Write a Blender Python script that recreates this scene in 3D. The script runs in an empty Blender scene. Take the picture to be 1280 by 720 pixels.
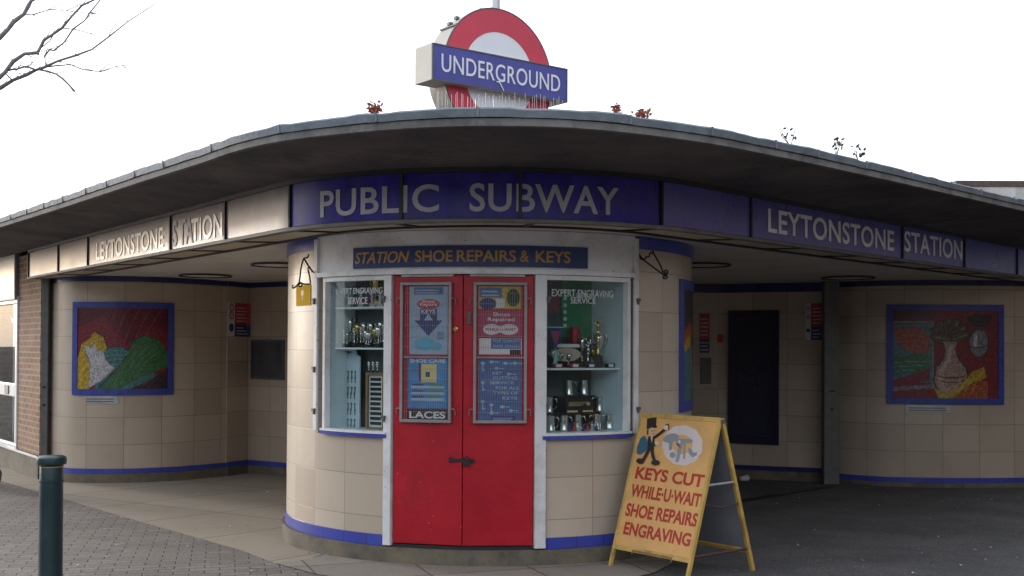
import bpy, bmesh, math, random
from mathutils import Vector, Matrix
random.seed(7)
R_ = math.radians
S = bpy.context.scene

# ------------------------------------------------------------------ camera, sky, sun, exposure
FPX, HOR, ROLL, PITCH, EYE = 1450.0, 433.0, 0.005, R_(0.8), 1.6
PROW = HOR - FPX * math.tan(PITCH)
cam = bpy.data.cameras.new('Camera'); camo = bpy.data.objects.new('Camera', cam)
S.collection.objects.link(camo)
cam.sensor_width = 36.0; cam.lens = FPX / 1280 * 36; cam.clip_start = 0.05; cam.clip_end = 3000
cam.shift_y = (360 - PROW) / 1280 * -1
camo.matrix_world = Matrix.Translation((0, 0, EYE)) @ Matrix.Rotation(R_(90) + PITCH, 4, 'X') @ Matrix.Rotation(ROLL, 4, 'Z')
S.camera = camo

SUN_AZ = Vector((-0.78, 0.626)); SUN_EL = R_(10)
world = bpy.data.worlds.new('World'); S.world = world; world.use_nodes = True
wn, wl = world.node_tree.nodes, world.node_tree.links
wn.clear()
sky = wn.new('ShaderNodeTexSky'); sky.sky_type = 'NISHITA'; sky.sun_disc = False
sky.sun_elevation = SUN_EL; sky.sun_rotation = math.atan2(SUN_AZ.x, SUN_AZ.y)
sky.air_density = 1.0; sky.dust_density = 2.5; sky.ozone_density = 1.0
tc = wn.new('ShaderNodeTexCoord'); nz = wn.new('ShaderNodeTexNoise'); nz.inputs['Scale'].default_value = 2.2; nz.inputs['Detail'].default_value = 5
cr = wn.new('ShaderNodeValToRGB')
cr.color_ramp.elements[0].position = 0.3; cr.color_ramp.elements[0].color = (9.0, 9.8, 11.4, 1)
cr.color_ramp.elements[1].position = 0.75; cr.color_ramp.elements[1].color = (13.0, 13.3, 13.8, 1)
mx = wn.new('ShaderNodeMix'); mx.data_type = 'RGBA'; mx.inputs[0].default_value = 0.72
bg = wn.new('ShaderNodeBackground'); bg.inputs[1].default_value = 0.12
wo = wn.new('ShaderNodeOutputWorld')
wl.new(tc.outputs['Generated'], nz.inputs['Vector']); wl.new(nz.outputs['Fac'], cr.inputs[0])
# hazy low sun: a broad bright glow in the cloud round the sun's own direction
hd = wn.new('ShaderNodeVectorMath'); hd.operation = 'DOT_PRODUCT'; hn = wn.new('ShaderNodeVectorMath'); hn.operation = 'NORMALIZE'
wl.new(tc.outputs['Generated'], hn.inputs[0]); wl.new(hn.outputs[0], hd.inputs[0])
hd.inputs[1].default_value = (SUN_AZ.x * math.cos(SUN_EL), SUN_AZ.y * math.cos(SUN_EL), math.sin(SUN_EL))
hm = wn.new('ShaderNodeMath'); hm.operation = 'MAXIMUM'; hm.inputs[1].default_value = 0.0; wl.new(hd.outputs['Value'], hm.inputs[0])
hp = wn.new('ShaderNodeMath'); hp.operation = 'POWER'; hp.inputs[1].default_value = 22.0; wl.new(hm.outputs[0], hp.inputs[0])
hs_ = wn.new('ShaderNodeMix'); hs_.data_type = 'RGBA'; hs_.blend_type = 'ADD'; hs_.inputs[0].default_value = 1.0
hc = wn.new('ShaderNodeVectorMath'); hc.operation = 'SCALE'; hc.inputs[0].default_value = (13, 12.2, 11.2); wl.new(hp.outputs[0], hc.inputs['Scale'])
wl.new(sky.outputs[0], mx.inputs[6]); wl.new(cr.outputs[0], mx.inputs[7])
wl.new(mx.outputs[2], hs_.inputs[6]); wl.new(hc.outputs[0], hs_.inputs[7]); wl.new(hs_.outputs[2], bg.inputs[0]); wl.new(bg.outputs[0], wo.inputs[0])

sl = bpy.data.lights.new('Sun', 'SUN'); sl.energy = 1.1; sl.angle = R_(9); sl.color = (1.0, 0.95, 0.88)
slo = bpy.data.objects.new('Sun', sl); S.collection.objects.link(slo)
sd = Vector((SUN_AZ.x * math.cos(SUN_EL), SUN_AZ.y * math.cos(SUN_EL), math.sin(SUN_EL))).normalized()
slo.rotation_euler = sd.to_track_quat('Z', 'Y').to_euler(); slo.location = sd * 60
S.view_settings.view_transform = 'Standard'; S.view_settings.look = 'None'
S.view_settings.exposure = 0.66; S.view_settings.gamma = 1.0; S.view_settings.use_curve_mapping = False
S.cycles.max_bounces = 8; S.cycles.transparent_max_bounces = 16

# ------------------------------------------------------------------ sight lines (used to read sizes off the plan)
def ray(px, py):
    a = (px - 640) / FPX; b = (PROW - py) / FPX
    c, s = math.cos(ROLL), math.sin(ROLL)
    a, b = a * c - b * s, a * s + b * c
    cp, sp = math.cos(PITCH), math.sin(PITCH)
    return Vector((a, cp - b * sp, sp + b * cp))
CAM = Vector((0, 0, EYE))
def at_z(px, py, z):
    r = ray(px, py); return CAM + r * ((z - EYE) / r.z)
def at_y(px, py, y):
    r = ray(px, py); return CAM + r * (y / r.y)
def zg(y): return -0.02 * max(0.0, y - 8.5)
def at_ground(px, py):
    z = 0.0
    for _ in range(8):
        p = at_z(px, py, z); z = zg(p.y)
    return p

# ------------------------------------------------------------------ materials
MATS = {}
def mat(name, col, rough=0.5, metal=0.0, spec=0.5, var=0.0, vscale=6.0, col2=None, stain=None, bump=0.0, bscale=60.0, coat=0.0, streak=False, speck=None):
    if name in MATS: return MATS[name]
    m = bpy.data.materials.new(name); m.use_nodes = True
    n, l = m.node_tree.nodes, m.node_tree.links
    b = n['Principled BSDF']
    b.inputs['Roughness'].default_value = rough; b.inputs['Metallic'].default_value = metal
    b.inputs['Specular IOR Level'].default_value = spec; b.inputs['Coat Weight'].default_value = coat
    c = tuple(col) + (1,)
    b.inputs['Base Color'].default_value = c
    if var or stain or col2 or bump:
        t = n.new('ShaderNodeTexCoord'); src = t.outputs['Object']
        if streak:
            mp = n.new('ShaderNodeMapping'); mp.inputs['Scale'].default_value = (1, 1, 0.09); l.new(src, mp.inputs[0]); src = mp.outputs[0]
        cur = None
        if var or col2:
            nz = n.new('ShaderNodeTexNoise'); nz.inputs['Scale'].default_value = vscale; nz.inputs['Detail'].default_value = 6; nz.inputs['Roughness'].default_value = 0.65
            l.new(src, nz.inputs['Vector'])
            r = n.new('ShaderNodeValToRGB'); r.color_ramp.elements[0].position = 0.32; r.color_ramp.elements[1].position = 0.7
            c2 = col2 if col2 else tuple(min(1, x * (1 + var)) for x in col)
            c1 = col if col2 else tuple(x * (1 - var) for x in col)
            r.color_ramp.elements[0].color = tuple(c1) + (1,); r.color_ramp.elements[1].color = tuple(c2) + (1,)
            l.new(nz.outputs['Fac'], r.inputs[0]); cur = r.outputs[0]
            rr = n.new('ShaderNodeMapRange'); rr.inputs[3].default_value = max(0.02, rough - 0.1); rr.inputs[4].default_value = min(1, rough + 0.12)
            l.new(nz.outputs['Fac'], rr.inputs[0]); l.new(rr.outputs[0], b.inputs['Roughness'])
        if stain:
            n2 = n.new('ShaderNodeTexNoise'); n2.inputs['Scale'].default_value = vscale * 0.35 + 0.7; n2.inputs['Detail'].default_value = 8; n2.inputs['Roughness'].default_value = 0.75
            l.new(t.outputs['Object'], n2.inputs['Vector'])
            r2 = n.new('ShaderNodeValToRGB'); r2.color_ramp.elements[0].position = 0.5; r2.color_ramp.elements[1].position = 0.68
            l.new(n2.outputs['Fac'], r2.inputs[0])
            mxx = n.new('ShaderNodeMix'); mxx.data_type = 'RGBA'; mxx.inputs[7].default_value = tuple(stain) + (1,)
            if cur: l.new(cur, mxx.inputs[6])
            else: mxx.inputs[6].default_value = c
            l.new(r2.outputs[0], mxx.inputs[0]); cur = mxx.outputs[2]
        if speck:
            n5 = n.new('ShaderNodeTexNoise'); n5.inputs['Scale'].default_value = speck[1]; n5.inputs['Detail'].default_value = 2
            l.new(t.outputs['Object'], n5.inputs['Vector'])
            r5 = n.new('ShaderNodeValToRGB'); r5.color_ramp.elements[0].position = speck[2]; r5.color_ramp.elements[1].position = speck[2] + .02
            l.new(n5.outputs['Fac'], r5.inputs[0])
            m5 = n.new('ShaderNodeMix'); m5.data_type = 'RGBA'; m5.inputs[7].default_value = tuple(speck[0]) + (1,)
            if cur: l.new(cur, m5.inputs[6])
            else: m5.inputs[6].default_value = c
            l.new(r5.outputs[0], m5.inputs[0]); cur = m5.outputs[2]
        if cur: l.new(cur, b.inputs['Base Color'])
        if bump:
            n3 = n.new('ShaderNodeTexNoise'); n3.inputs['Scale'].default_value = bscale; n3.inputs['Detail'].default_value = 6
            l.new(t.outputs['Object'], n3.inputs['Vector'])
            bp = n.new('ShaderNodeBump'); bp.inputs['Strength'].default_value = bump; bp.inputs['Distance'].default_value = 0.01
            l.new(n3.outputs['Fac'], bp.inputs['Height']); l.new(bp.outputs[0], b.inputs['Normal'])
    MATS[name] = m; return m

def brickmat(name, c1, c2, mortar, w, h, msize, rough=0.4, offset=0.0, coords='UV', rot=0.0, bump=0.3, stain=None, stscale=1.2, spec=0.5, msmooth=0.1, stlo=0.5, sthi=0.75, grain=0.0):
    m = bpy.data.materials.new(name); m.use_nodes = True
    n, l = m.node_tree.nodes, m.node_tree.links; b = n['Principled BSDF']
    b.inputs['Roughness'].default_value = rough; b.inputs['Specular IOR Level'].default_value = spec
    t = n.new('ShaderNodeTexCoord'); mp = n.new('ShaderNodeMapping'); mp.inputs['Rotation'].default_value = (0, 0, rot)
    l.new(t.outputs[coords], mp.inputs[0])
    # a little wander so courses are not ruler straight
    br = n.new('ShaderNodeTexBrick'); br.offset = offset; br.squash = 1.0
    br.inputs['Scale'].default_value = 1.0; br.inputs['Brick Width'].default_value = w; br.inputs['Row Height'].default_value = h
    br.inputs['Mortar Size'].default_value = msize; br.inputs['Mortar Smooth'].default_value = msmooth; br.inputs['Bias'].default_value = 0.0
    br.inputs['Color1'].default_value = tuple(c1) + (1,); br.inputs['Color2'].default_value = tuple(c2) + (1,); br.inputs['Mortar'].default_value = tuple(mortar) + (1,)
    wn_ = n.new('ShaderNodeTexNoise'); wn_.inputs['Scale'].default_value = 3.0
    l.new(mp.outputs[0], wn_.inputs['Vector'])
    vm = n.new('ShaderNodeVectorMath'); vm.operation = 'MULTIPLY_ADD'; vm.inputs[1].default_value = (msize * 1.2,) * 3
    l.new(wn_.outputs['Color'], vm.inputs[0]); l.new(mp.outputs[0], vm.inputs[2]); l.new(vm.outputs[0], br.inputs['Vector'])
    cur = br.outputs['Color']
    n2 = n.new('ShaderNodeTexNoise'); n2.inputs['Scale'].default_value = stscale; n2.inputs['Detail'].default_value = 9; n2.inputs['Roughness'].default_value = 0.72
    l.new(t.outputs['Object'], n2.inputs['Vector'])
    if stain:
        r2 = n.new('ShaderNodeValToRGB'); r2.color_ramp.elements[0].position = stlo; r2.color_ramp.elements[1].position = sthi
        l.new(n2.outputs['Fac'], r2.inputs[0])
        q = n.new('ShaderNodeMix'); q.data_type = 'RGBA'; q.blend_type = 'MIX'; q.inputs[7].default_value = tuple(stain) + (1,)
        sc_ = n.new('ShaderNodeMath'); sc_.operation = 'MULTIPLY'; sc_.inputs[1].default_value = 0.6
        l.new(r2.outputs[0], sc_.inputs[0]); l.new(sc_.outputs[0], q.inputs[0]); l.new(cur, q.inputs[6]); cur = q.outputs[2]
    if grain:
        n4 = n.new('ShaderNodeTexNoise'); n4.inputs['Scale'].default_value = 90; n4.inputs['Detail'].default_value = 3
        l.new(t.outputs['Object'], n4.inputs['Vector'])
        mr = n.new('ShaderNodeMapRange'); mr.inputs[1].default_value = 0.3; mr.inputs[2].default_value = 0.7; mr.inputs[3].default_value = 1 - grain; mr.inputs[4].default_value = 1 + grain
        l.new(n4.outputs['Fac'], mr.inputs[0])
        q = n.new('ShaderNodeMix'); q.data_type = 'RGBA'; q.blend_type = 'MULTIPLY'; q.inputs[0].default_value = 1.0
        l.new(cur, q.inputs[6]); l.new(mr.outputs[0], q.inputs[7]); cur = q.outputs[2]
    l.new(cur, b.inputs['Base Color'])
    mr2 = n.new('ShaderNodeMapRange'); mr2.inputs[3].default_value = max(0.05, rough - 0.12); mr2.inputs[4].default_value = min(1, rough + 0.15)
    l.new(n2.outputs['Fac'], mr2.inputs[0]); l.new(mr2.outputs[0], b.inputs['Roughness'])
    bp = n.new('ShaderNodeBump'); bp.inputs['Strength'].default_value = bump; bp.inputs['Distance'].default_value = 0.006; bp.invert = True
    l.new(br.outputs['Fac'], bp.inputs['Height']); l.new(bp.outputs[0], b.inputs['Normal'])
    return m

def glassmat(name, tint=(0.9, 0.95, 0.95), refl=1.0, ior=1.3):
    m = bpy.data.materials.new(name); m.use_nodes = True
    n, l = m.node_tree.nodes, m.node_tree.links; n.clear()
    o = n.new('ShaderNodeOutputMaterial'); tr = n.new('ShaderNodeBsdfTransparent'); gl = n.new('ShaderNodeBsdfGlossy'); fr = n.new('ShaderNodeFresnel')
    tr.inputs[0].default_value = tuple(tint) + (1,); gl.inputs['Roughness'].default_value = 0.02; gl.inputs[0].default_value = (refl, refl, refl, 1); ge = n.new('ShaderNodeNewGeometry'); mr = n.new('ShaderNodeMapRange'); mr.inputs[3].default_value = ior; mr.inputs[4].default_value = 1 / ior
    l.new(ge.outputs['Backfacing'], mr.inputs[0]); l.new(mr.outputs[0], fr.inputs[0])
    ms = n.new('ShaderNodeMixShader'); l.new(fr.outputs[0], ms.inputs[0]); l.new(tr.outputs[0], ms.inputs[1]); l.new(gl.outputs[0], ms.inputs[2]); l.new(ms.outputs[0], o.inputs[0])
    return m

def tessera(name, col, size=0.018, var=0.38):
    """mosaic of small glass tiles: every tile its own shade, grey grout between"""
    m = bpy.data.materials.new(name); m.use_nodes = True
    n, l = m.node_tree.nodes, m.node_tree.links; b = n['Principled BSDF']; b.inputs['Roughness'].default_value = 0.35
    t = n.new('ShaderNodeTexCoord')
    v = n.new('ShaderNodeTexVoronoi'); v.inputs['Scale'].default_value = 1 / size; v.inputs['Randomness'].default_value = 0.55
    l.new(t.outputs['Object'], v.inputs['Vector'])
    hs = n.new('ShaderNodeHueSaturation'); hs.inputs['Color'].default_value = tuple(col) + (1,)
    sep = n.new('ShaderNodeSeparateColor'); l.new(v.outputs['Color'], sep.inputs[0])
    mr = n.new('ShaderNodeMapRange'); mr.inputs[3].default_value = 1 - var; mr.inputs[4].default_value = 1 + var
    l.new(sep.outputs[0], mr.inputs[0]); l.new(mr.outputs[0], hs.inputs['Value'])
    mr3 = n.new('ShaderNodeMapRange'); mr3.inputs[3].default_value = 0.47; mr3.inputs[4].default_value = 0.53
    l.new(sep.outputs[1], mr3.inputs[0]); l.new(mr3.outputs[0], hs.inputs['Hue'])
    l.new(hs.outputs[0], b.inputs['Base Color'])
    return m

# ------------------------------------------------------------------ object helpers
def link(o): S.collection.objects.link(o); return o
def empty(name, loc=(0, 0, 0), label=None, cat=None, group=None, rz=0.0):
    o = bpy.data.objects.new(name, None); o.location = loc; o.rotation_euler = (0, 0, rz); o.empty_display_size = 0.1; link(o)
    if label: tag(o, label, cat, group)
    return o
def tag(o, label=None, cat=None, group=None, kind=None):
    if label: o['label'] = label
    if cat: o['category'] = cat
    if group: o['group'] = group
    if kind: o['kind'] = kind
    return o
def build(name, bm, m, parent=None, smooth=False, bevel=0.0, segs=2, recalc=True):
    if recalc: bmesh.ops.recalc_face_normals(bm, faces=bm.faces[:])
    me = bpy.data.meshes.new(name); bm.to_mesh(me); bm.free()
    for x in (m if isinstance(m, (list, tuple)) else [m]): me.materials.append(x)
    o = bpy.data.objects.new(name, me); link(o)
    if parent is not None:
        o.parent = parent
        if parent.type == 'EMPTY' or parent.parent is not None or True:
            pm = world_of(parent); o.matrix_parent_inverse = pm.inverted()
    if smooth:
        for p in me.polygons: p.use_smooth = True
        if smooth is not True:
            try: me.set_sharp_from_angle(angle=R_(smooth))
            except Exception: pass
    if bevel:
        md = o.modifiers.new('bevel', 'BEVEL'); md.width = bevel; md.segments = segs; md.limit_method = 'ANGLE'; md.angle_limit = R_(40)
    return o
def world_of(o):
    m = Matrix.Translation(o.location) @ o.rotation_euler.to_matrix().to_4x4()
    if o.parent is not None: m = world_of(o.parent) @ o.matrix_parent_inverse @ m
    return m

def hexa(bm, v, mi=0):
    vs = [bm.verts.new(p) for p in v]
    for f in ((0, 3, 2, 1), (4, 5, 6, 7), (0, 1, 5, 4), (1, 2, 6, 5), (2, 3, 7, 6), (3, 0, 4, 7)):
        bm.faces.new([vs[i] for i in f]).material_index = mi
def box(bm, c, d, rz=0.0, mi=0):
    ca, sa = math.cos(rz), math.sin(rz); out = []
    for dz in (-.5, .5):
        for dx, dy in ((-.5, -.5), (.5, -.5), (.5, .5), (-.5, .5)):
            x, y = dx * d[0], dy * d[1]
            out.append((c[0] + x * ca - y * sa, c[1] + x * sa + y * ca, c[2] + dz * d[2]))
    hexa(bm, out, mi)
def tube(bm, pts, r, n=8, cap=True):
    pts = [Vector(p) for p in pts]; rings = []
    rs = r if isinstance(r, (list, tuple)) else [r] * len(pts)
    up = Vector((0, 0, 1))
    for i, p in enumerate(pts):
        d = (pts[min(i + 1, len(pts) - 1)] - pts[max(i - 1, 0)]).normalized()
        a = d.cross(up)
        if a.length < 0.05: a = d.cross(Vector((1, 0, 0)))
        a.normalize(); b = d.cross(a)
        rings.append([bm.verts.new(p + (a * math.cos(2 * math.pi * k / n) + b * math.sin(2 * math.pi * k / n)) * rs[i]) for k in range(n)])
    for i in range(len(rings) - 1):
        for k in range(n):
            bm.faces.new((rings[i][k], rings[i][(k + 1) % n], rings[i + 1][(k + 1) % n], rings[i + 1][k]))
    if cap: bm.faces.new(rings[0][::-1]); bm.faces.new(rings[-1])
def lathe(bm, c, prof, n=20, mi=0, axis=None):
    c = Vector(c); rings = []
    for r, z in prof:
        rings.append([bm.verts.new(c + Vector((r * math.cos(2 * math.pi * k / n), r * math.sin(2 * math.pi * k / n), z))) for k in range(n)])
    for i in range(len(rings) - 1):
        for k in range(n):
            bm.faces.new((rings[i][k], rings[i][(k + 1) % n], rings[i + 1][(k + 1) % n], rings[i + 1][k])).material_index = mi
    bm.faces.new(rings[0][::-1]).material_index = mi; bm.faces.new(rings[-1]).material_index = mi
def catmull(P, n=8):
    P = [Vector(p) for p in P]; out = []
    for i in range(len(P) - 1):
        p0, p1, p2, p3 = P[max(i - 1, 0)], P[i], P[i + 1], P[min(i + 2, len(P) - 1)]
        for k in range(n):
            t = k / n
            out.append(0.5 * ((2 * p1) + (-p0 + p2) * t + (2 * p0 - 5 * p1 + 4 * p2 - p3) * t * t + (-p0 + 3 * p1 - 3 * p2 + p3) * t ** 3))
    out.append(P[-1]); return out
def resample(P, n):
    P = [Vector((p[0], p[1])) for p in P]; L = [0]
    for i in range(1, len(P)): L.append(L[-1] + (P[i] - P[i - 1]).length)
    out = []; j = 0
    for k in range(n):
        t = L[-1] * k / (n - 1)
        while j < len(P) - 2 and L[j + 1] < t: j += 1
        f = (t - L[j]) / max(1e-9, L[j + 1] - L[j]); out.append(P[j].lerp(P[j + 1], f))
    return out

class Path:
    """a wall line in plan, left to right; s runs along it, off is towards the street"""
    def __init__(self, pts):
        self.p = [Vector((q[0], q[1])) for q in pts]; self.L = [0.0]
        for i in range(1, len(self.p)): self.L.append(self.L[-1] + (self.p[i] - self.p[i - 1]).length)
        self.len = self.L[-1]
        T = [(self.p[i + 1] - self.p[i]).normalized() for i in range(len(self.p) - 1)]
        self.n = []
        for i in range(len(self.p)):
            a, b = T[max(i - 1, 0)], T[min(i, len(T) - 1)]
            t = (a + b).normalized(); k = 1 / max(0.3, t.dot(a)); self.n.append(Vector((t.y, -t.x)) * k)
    def at(self, s):
        s0 = min(max(s, 0), self.len); i = 0
        while i < len(self.L) - 2 and self.L[i + 1] < s0: i += 1
        f = (s - self.L[i]) / (self.L[i + 1] - self.L[i])
        f2 = min(max(f, 0), 1)
        return self.p[i] + (self.p[i + 1] - self.p[i]) * f, self.n[i].lerp(self.n[i + 1], f2)
    def P(self, s, z, off=0.0):
        p, n = self.at(s); return Vector((p.x + n.x * off, p.y + n.y * off, z))
    def hit(self, px, py):
        d = ray(px, py); best = None
        for i in range(len(self.p) - 1):
            a, b = self.p[i], self.p[i + 1]; e = b - a
            den = d.x * e.y - d.y * e.x
            if abs(den) < 1e-9: continue
            t = (a.x * e.y - a.y * e.x) / den; u = (a.x * d.y - a.y * d.x) / den
            lo = -1e9 if i == 0 else -1e-6; hi = 1e9 if i == len(self.p) - 2 else 1 + 1e-6
            if t > 0 and lo <= u <= hi and (best is None or t < best[0]): best = (t, self.L[i] + u * e.length)
        t, s = best; return s, EYE + d.z * t
    def stations(self, s0, s1, step=0.12):
        k = max(1, int(math.ceil(abs(s1 - s0) / step)))
        return [s0 + (s1 - s0) * i / k for i in range(k + 1)]
class Plane:
    def __init__(self, o, a, b=(0, 0, 1)):
        self.o = Vector(o); self.a = Vector(a).normalized(); self.b = Vector(b).normalized(); self.nn = self.a.cross(self.b).normalized()
    def P(self, u, v, off=0.0): return self.o + self.a * u + self.b * v + self.nn * off
    def hit(self, px, py):
        d = ray(px, py); t = (self.o - CAM).dot(self.nn) / d.dot(self.nn); q = CAM + d * t - self.o
        return q.dot(self.a), q.dot(self.b)
    def stations(self, s0, s1, step=9): return [s0, s1]

def sweep(bm, path, ss, prof, u0=0.0, v0=0.0, uv=True, mi=0):
    """closed bar along a path; prof(s) gives the (off, z) outline"""
    lay = bm.loops.layers.uv.verify() if uv else None
    rings = []
    for s in ss:
        pr = prof(s) if callable(prof) else prof
        rings.append(([bm.verts.new(path.P(s, z, o)) for o, z in pr], pr, s))
    n = len(rings[0][0])
    def face(vs, uvs):
        f = bm.faces.new(vs); f.material_index = mi
        if lay:
            for lp, q in zip(f.loops, uvs): lp[lay].uv = q
    for i in range(len(rings) - 1):
        A, pa, sa = rings[i]; B, pb, sb = rings[i + 1]
        for k in range(n):
            j = (k + 1) % n
            face((A[k], B[k], B[j], A[j]), [(sa - u0, pa[k][1] - v0 - pa[k][0]), (sb - u0, pb[k][1] - v0 - pb[k][0]), (sb - u0, pb[j][1] - v0 - pb[j][0]), (sa - u0, pa[j][1] - v0 - pa[j][0])])
    for (A, pr, s), rev in ((rings[0], False), (rings[-1], True)):
        vs = A[::-1] if rev else A; q = [(s - u0 + o, z - v0) for o, z in (pr[::-1] if rev else pr)]
        face(vs, q)
def slab(bm, surf, u0, u1, v0, v1, off=0.0, th=0.01, step=0.12, mi=0):
    """a sheet lying on a surface, from off outwards by th"""
    ss = surf.stations(u0, u1, step); rings = []
    for s in ss: rings.append([bm.verts.new(surf.P(s, z, o)) for o, z in ((off, v0), (off + th, v0), (off + th, v1), (off, v1))])
    for i in range(len(rings) - 1):
        for k in range(4):
            j = (k + 1) % 4; bm.faces.new((rings[i][k], rings[i + 1][k], rings[i + 1][j], rings[i][j])).material_index = mi
    bm.faces.new(rings[0]).material_index = mi; bm.faces.new(rings[-1][::-1]).material_index = mi
def frame(bm, surf, u0, u1, v0, v1, w, off=0.0, th=0.02, step=0.12):
    slab(bm, surf, u0, u1, v0, v0 + w, off, th, step); slab(bm, surf, u0, u1, v1 - w, v1, off, th, step)
    slab(bm, surf, u0, u0 + w, v0 + w, v1 - w, off, th, step); slab(bm, surf, u1 - w, u1, v0 + w, v1 - w, off, th, step)
def poly(bm, surf, pts, off=0.0, th=0.004, mi=0):
    a = [bm.verts.new(surf.P(u, v, off)) for u, v in pts]; b = [bm.verts.new(surf.P(u, v, off + th)) for u, v in pts]
    n = len(pts)
    bm.faces.new(a[::-1]).material_index = mi; bm.faces.new(b).material_index = mi
    for k in range(n):
        j = (k + 1) % n; bm.faces.new((a[k], a[j], b[j], b[k])).material_index = mi
def ell(cx, cy, rx, ry, n=20, a0=0.0, a1=2 * math.pi, rot=0.0):
    out = []
    for k in range(n):
        t = a0 + (a1 - a0) * k / n; x, y = rx * math.cos(t), ry * math.sin(t)
        out.append((cx + x * math.cos(rot) - y * math.sin(rot), cy + x * math.sin(rot) + y * math.cos(rot)))
    return out

def text_geo(txt, weight=0.0, shear=0.0, small=0.0, spacing=1.0):
    cu = bpy.data.curves.new('lettering', 'FONT'); cu.size = 1.0; cu.offset = weight; cu.shear = shear; cu.space_character = spacing
    cu.resolution_u = 4; cu.extrude = 0.5
    if small:
        cu.body = txt.lower()
        cu.small_caps_scale = small
        for i, ch in enumerate(txt):
            if ch.isupper(): cu.body_format[i].use_small_caps = False
        cu.body = txt
        for i, ch in enumerate(txt): cu.body_format[i].use_small_caps = ch.islower()
    else: cu.body = txt
    o = bpy.data.objects.new('lettering', cu); S.collection.objects.link(o)
    bpy.context.view_layer.update()
    me = bpy.data.meshes.new_from_object(o.evaluated_get(bpy.context.evaluated_depsgraph_get()))
    bpy.data.objects.remove(o); bpy.data.curves.remove(cu)
    V = [v.co.copy() for v in me.vertices]; F = [tuple(p.vertices) for p in me.polygons]; bpy.data.meshes.remove(me)
    return V, F
def text_on(bm, surf, txt, u0, u1, v0, v1, off=0.004, mi=0, weight=0.0, shear=0.0, small=0.0, v1r=None, v0r=None, th=0.002, spacing=1.0):
    """lettering fitted into a box on a surface (v0r/v1r: heights at the right end)"""
    V, F = text_geo(txt, weight, shear, small, spacing)
    xs = [v.x for v in V]; ys = [v.y for v in V]
    capV = [v.y for v in V]
    x0, x1, y0, y1 = min(xs), max(xs), min(ys), max(ys)
    v0r = v0 if v0r is None else v0r; v1r = v1 if v1r is None else v1r
    def mp(v, o):
        f = (v.x - x0) / (x1 - x0); g = (v.y - y0) / (y1 - y0)
        a = v0 + (v0r - v0) * f; b = v1 + (v1r - v1) * f
        return surf.P(u0 + (u1 - u0) * f, a + (b - a) * g, o)
    vs = [bm.verts.new(mp(v, off + (th if v.z > 0 else -.0002))) for v in V]
    for f in F:
        try: bm.faces.new([vs[i] for i in f]).material_index = mi
        except ValueError: pass

# ------------------------------------------------------------------ shared materials
TILE1, TILE2 = (0.455, 0.38, 0.30), (0.59, 0.505, 0.41)
m_tile = brickmat('faience_tile', TILE1, TILE2, (0.27, 0.22, 0.17), 0.375, 0.308, 0.0028, rough=0.33, stain=(0.42, 0.345, 0.265), stscale=2.2, bump=0.3)
m_wtile = brickmat('wall_tile', (0.42, 0.345, 0.27), (0.52, 0.435, 0.345), (0.26, 0.21, 0.16), 0.46, 0.335, 0.004, rough=0.36, stain=(0.36, 0.285, 0.21), stscale=1.5, bump=0.3)
m_btile = brickmat('blue_tile', (0.045, 0.06, 0.36), (0.06, 0.085, 0.42), (0.03, 0.035, 0.12), 0.23, 0.4, 0.003, rough=0.3, stain=(0.03, 0.04, 0.2), bump=0.4)
m_dtile = brickmat('dark_blue_tile', (0.018, 0.024, 0.11), (0.025, 0.033, 0.14), (0.015, 0.015, 0.04), 0.23, 0.4, 0.003, rough=0.3, bump=0.4)
m_plinth = mat('plinth_cement', (0.10, 0.093, 0.08), 0.85, col2=(0.19, 0.155, 0.105), vscale=5, stain=(0.06, 0.055, 0.05), bump=0.5, bscale=40)
m_white = mat('white_gloss_paint', (0.72, 0.73, 0.74), 0.4, var=0.08, vscale=5, stain=(0.5, 0.49, 0.46), bump=0.14, bscale=25, speck=((.22, .19, .15), 26, .735))
m_red = mat('red_gloss_paint', (0.43, 0.007, 0.02), 0.32, var=0.14, vscale=3, stain=(0.27, 0.008, 0.015), bump=0.16, bscale=24, speck=((.30, .16, .14), 34, .74))
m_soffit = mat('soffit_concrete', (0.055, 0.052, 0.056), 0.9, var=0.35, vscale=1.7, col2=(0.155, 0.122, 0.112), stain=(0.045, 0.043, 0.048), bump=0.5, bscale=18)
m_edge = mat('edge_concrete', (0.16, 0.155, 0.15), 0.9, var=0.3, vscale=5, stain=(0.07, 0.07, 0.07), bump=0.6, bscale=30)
m_lead = mat('lead_flashing', (0.155, 0.185, 0.215), 0.7, metal=0.0, var=0.25, vscale=5, stain=(0.10, 0.12, 0.13), bump=0.6, bscale=22)
m_blue = mat('blue_enamel', (0.030, 0.021, 0.25), 0.30, spec=0.3, var=0.35, vscale=9, stain=(0.05, 0.045, 0.19), streak=True, bump=0.05, bscale=8)
m_glare_grey = mat('glare_greyed_enamel', (0.105, 0.092, 0.125), 0.30, spec=0.30, var=0.18, vscale=2.2, stain=(0.15, 0.13, 0.15), bump=0.06, bscale=6)  # blue enamel greyed: the sky glare on the left arm is painted in
m_blueweb = mat('blue_enamel_faded', (0.085, 0.085, 0.35), 0.28, var=0.15, vscale=2.2, stain=(0.10, 0.10, 0.32), bump=0.06, bscale=6)
m_bronze = mat('bronze_frame', (0.022, 0.021, 0.024), 0.5, var=0.3, vscale=8)
m_silver_edge = mat('weathered_trim', (0.15, 0.145, 0.135), 0.6, var=0.3, vscale=9)
m_cream = mat('cream_lettering', (0.86, 0.85, 0.82), 0.26, var=0.05, vscale=6, stain=(0.66, 0.64, 0.62))
m_glare_dim = mat('glare_dimmed_lettering', (0.16, 0.15, 0.30), 0.45, col2=(0.6, 0.57, 0.53), vscale=12)  # letters swallowed by glare, painted as patchy low contrast
m_pale = mat('pale_lettering', (0.84, 0.84, 0.87), 0.4, var=0.1, vscale=6)
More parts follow.
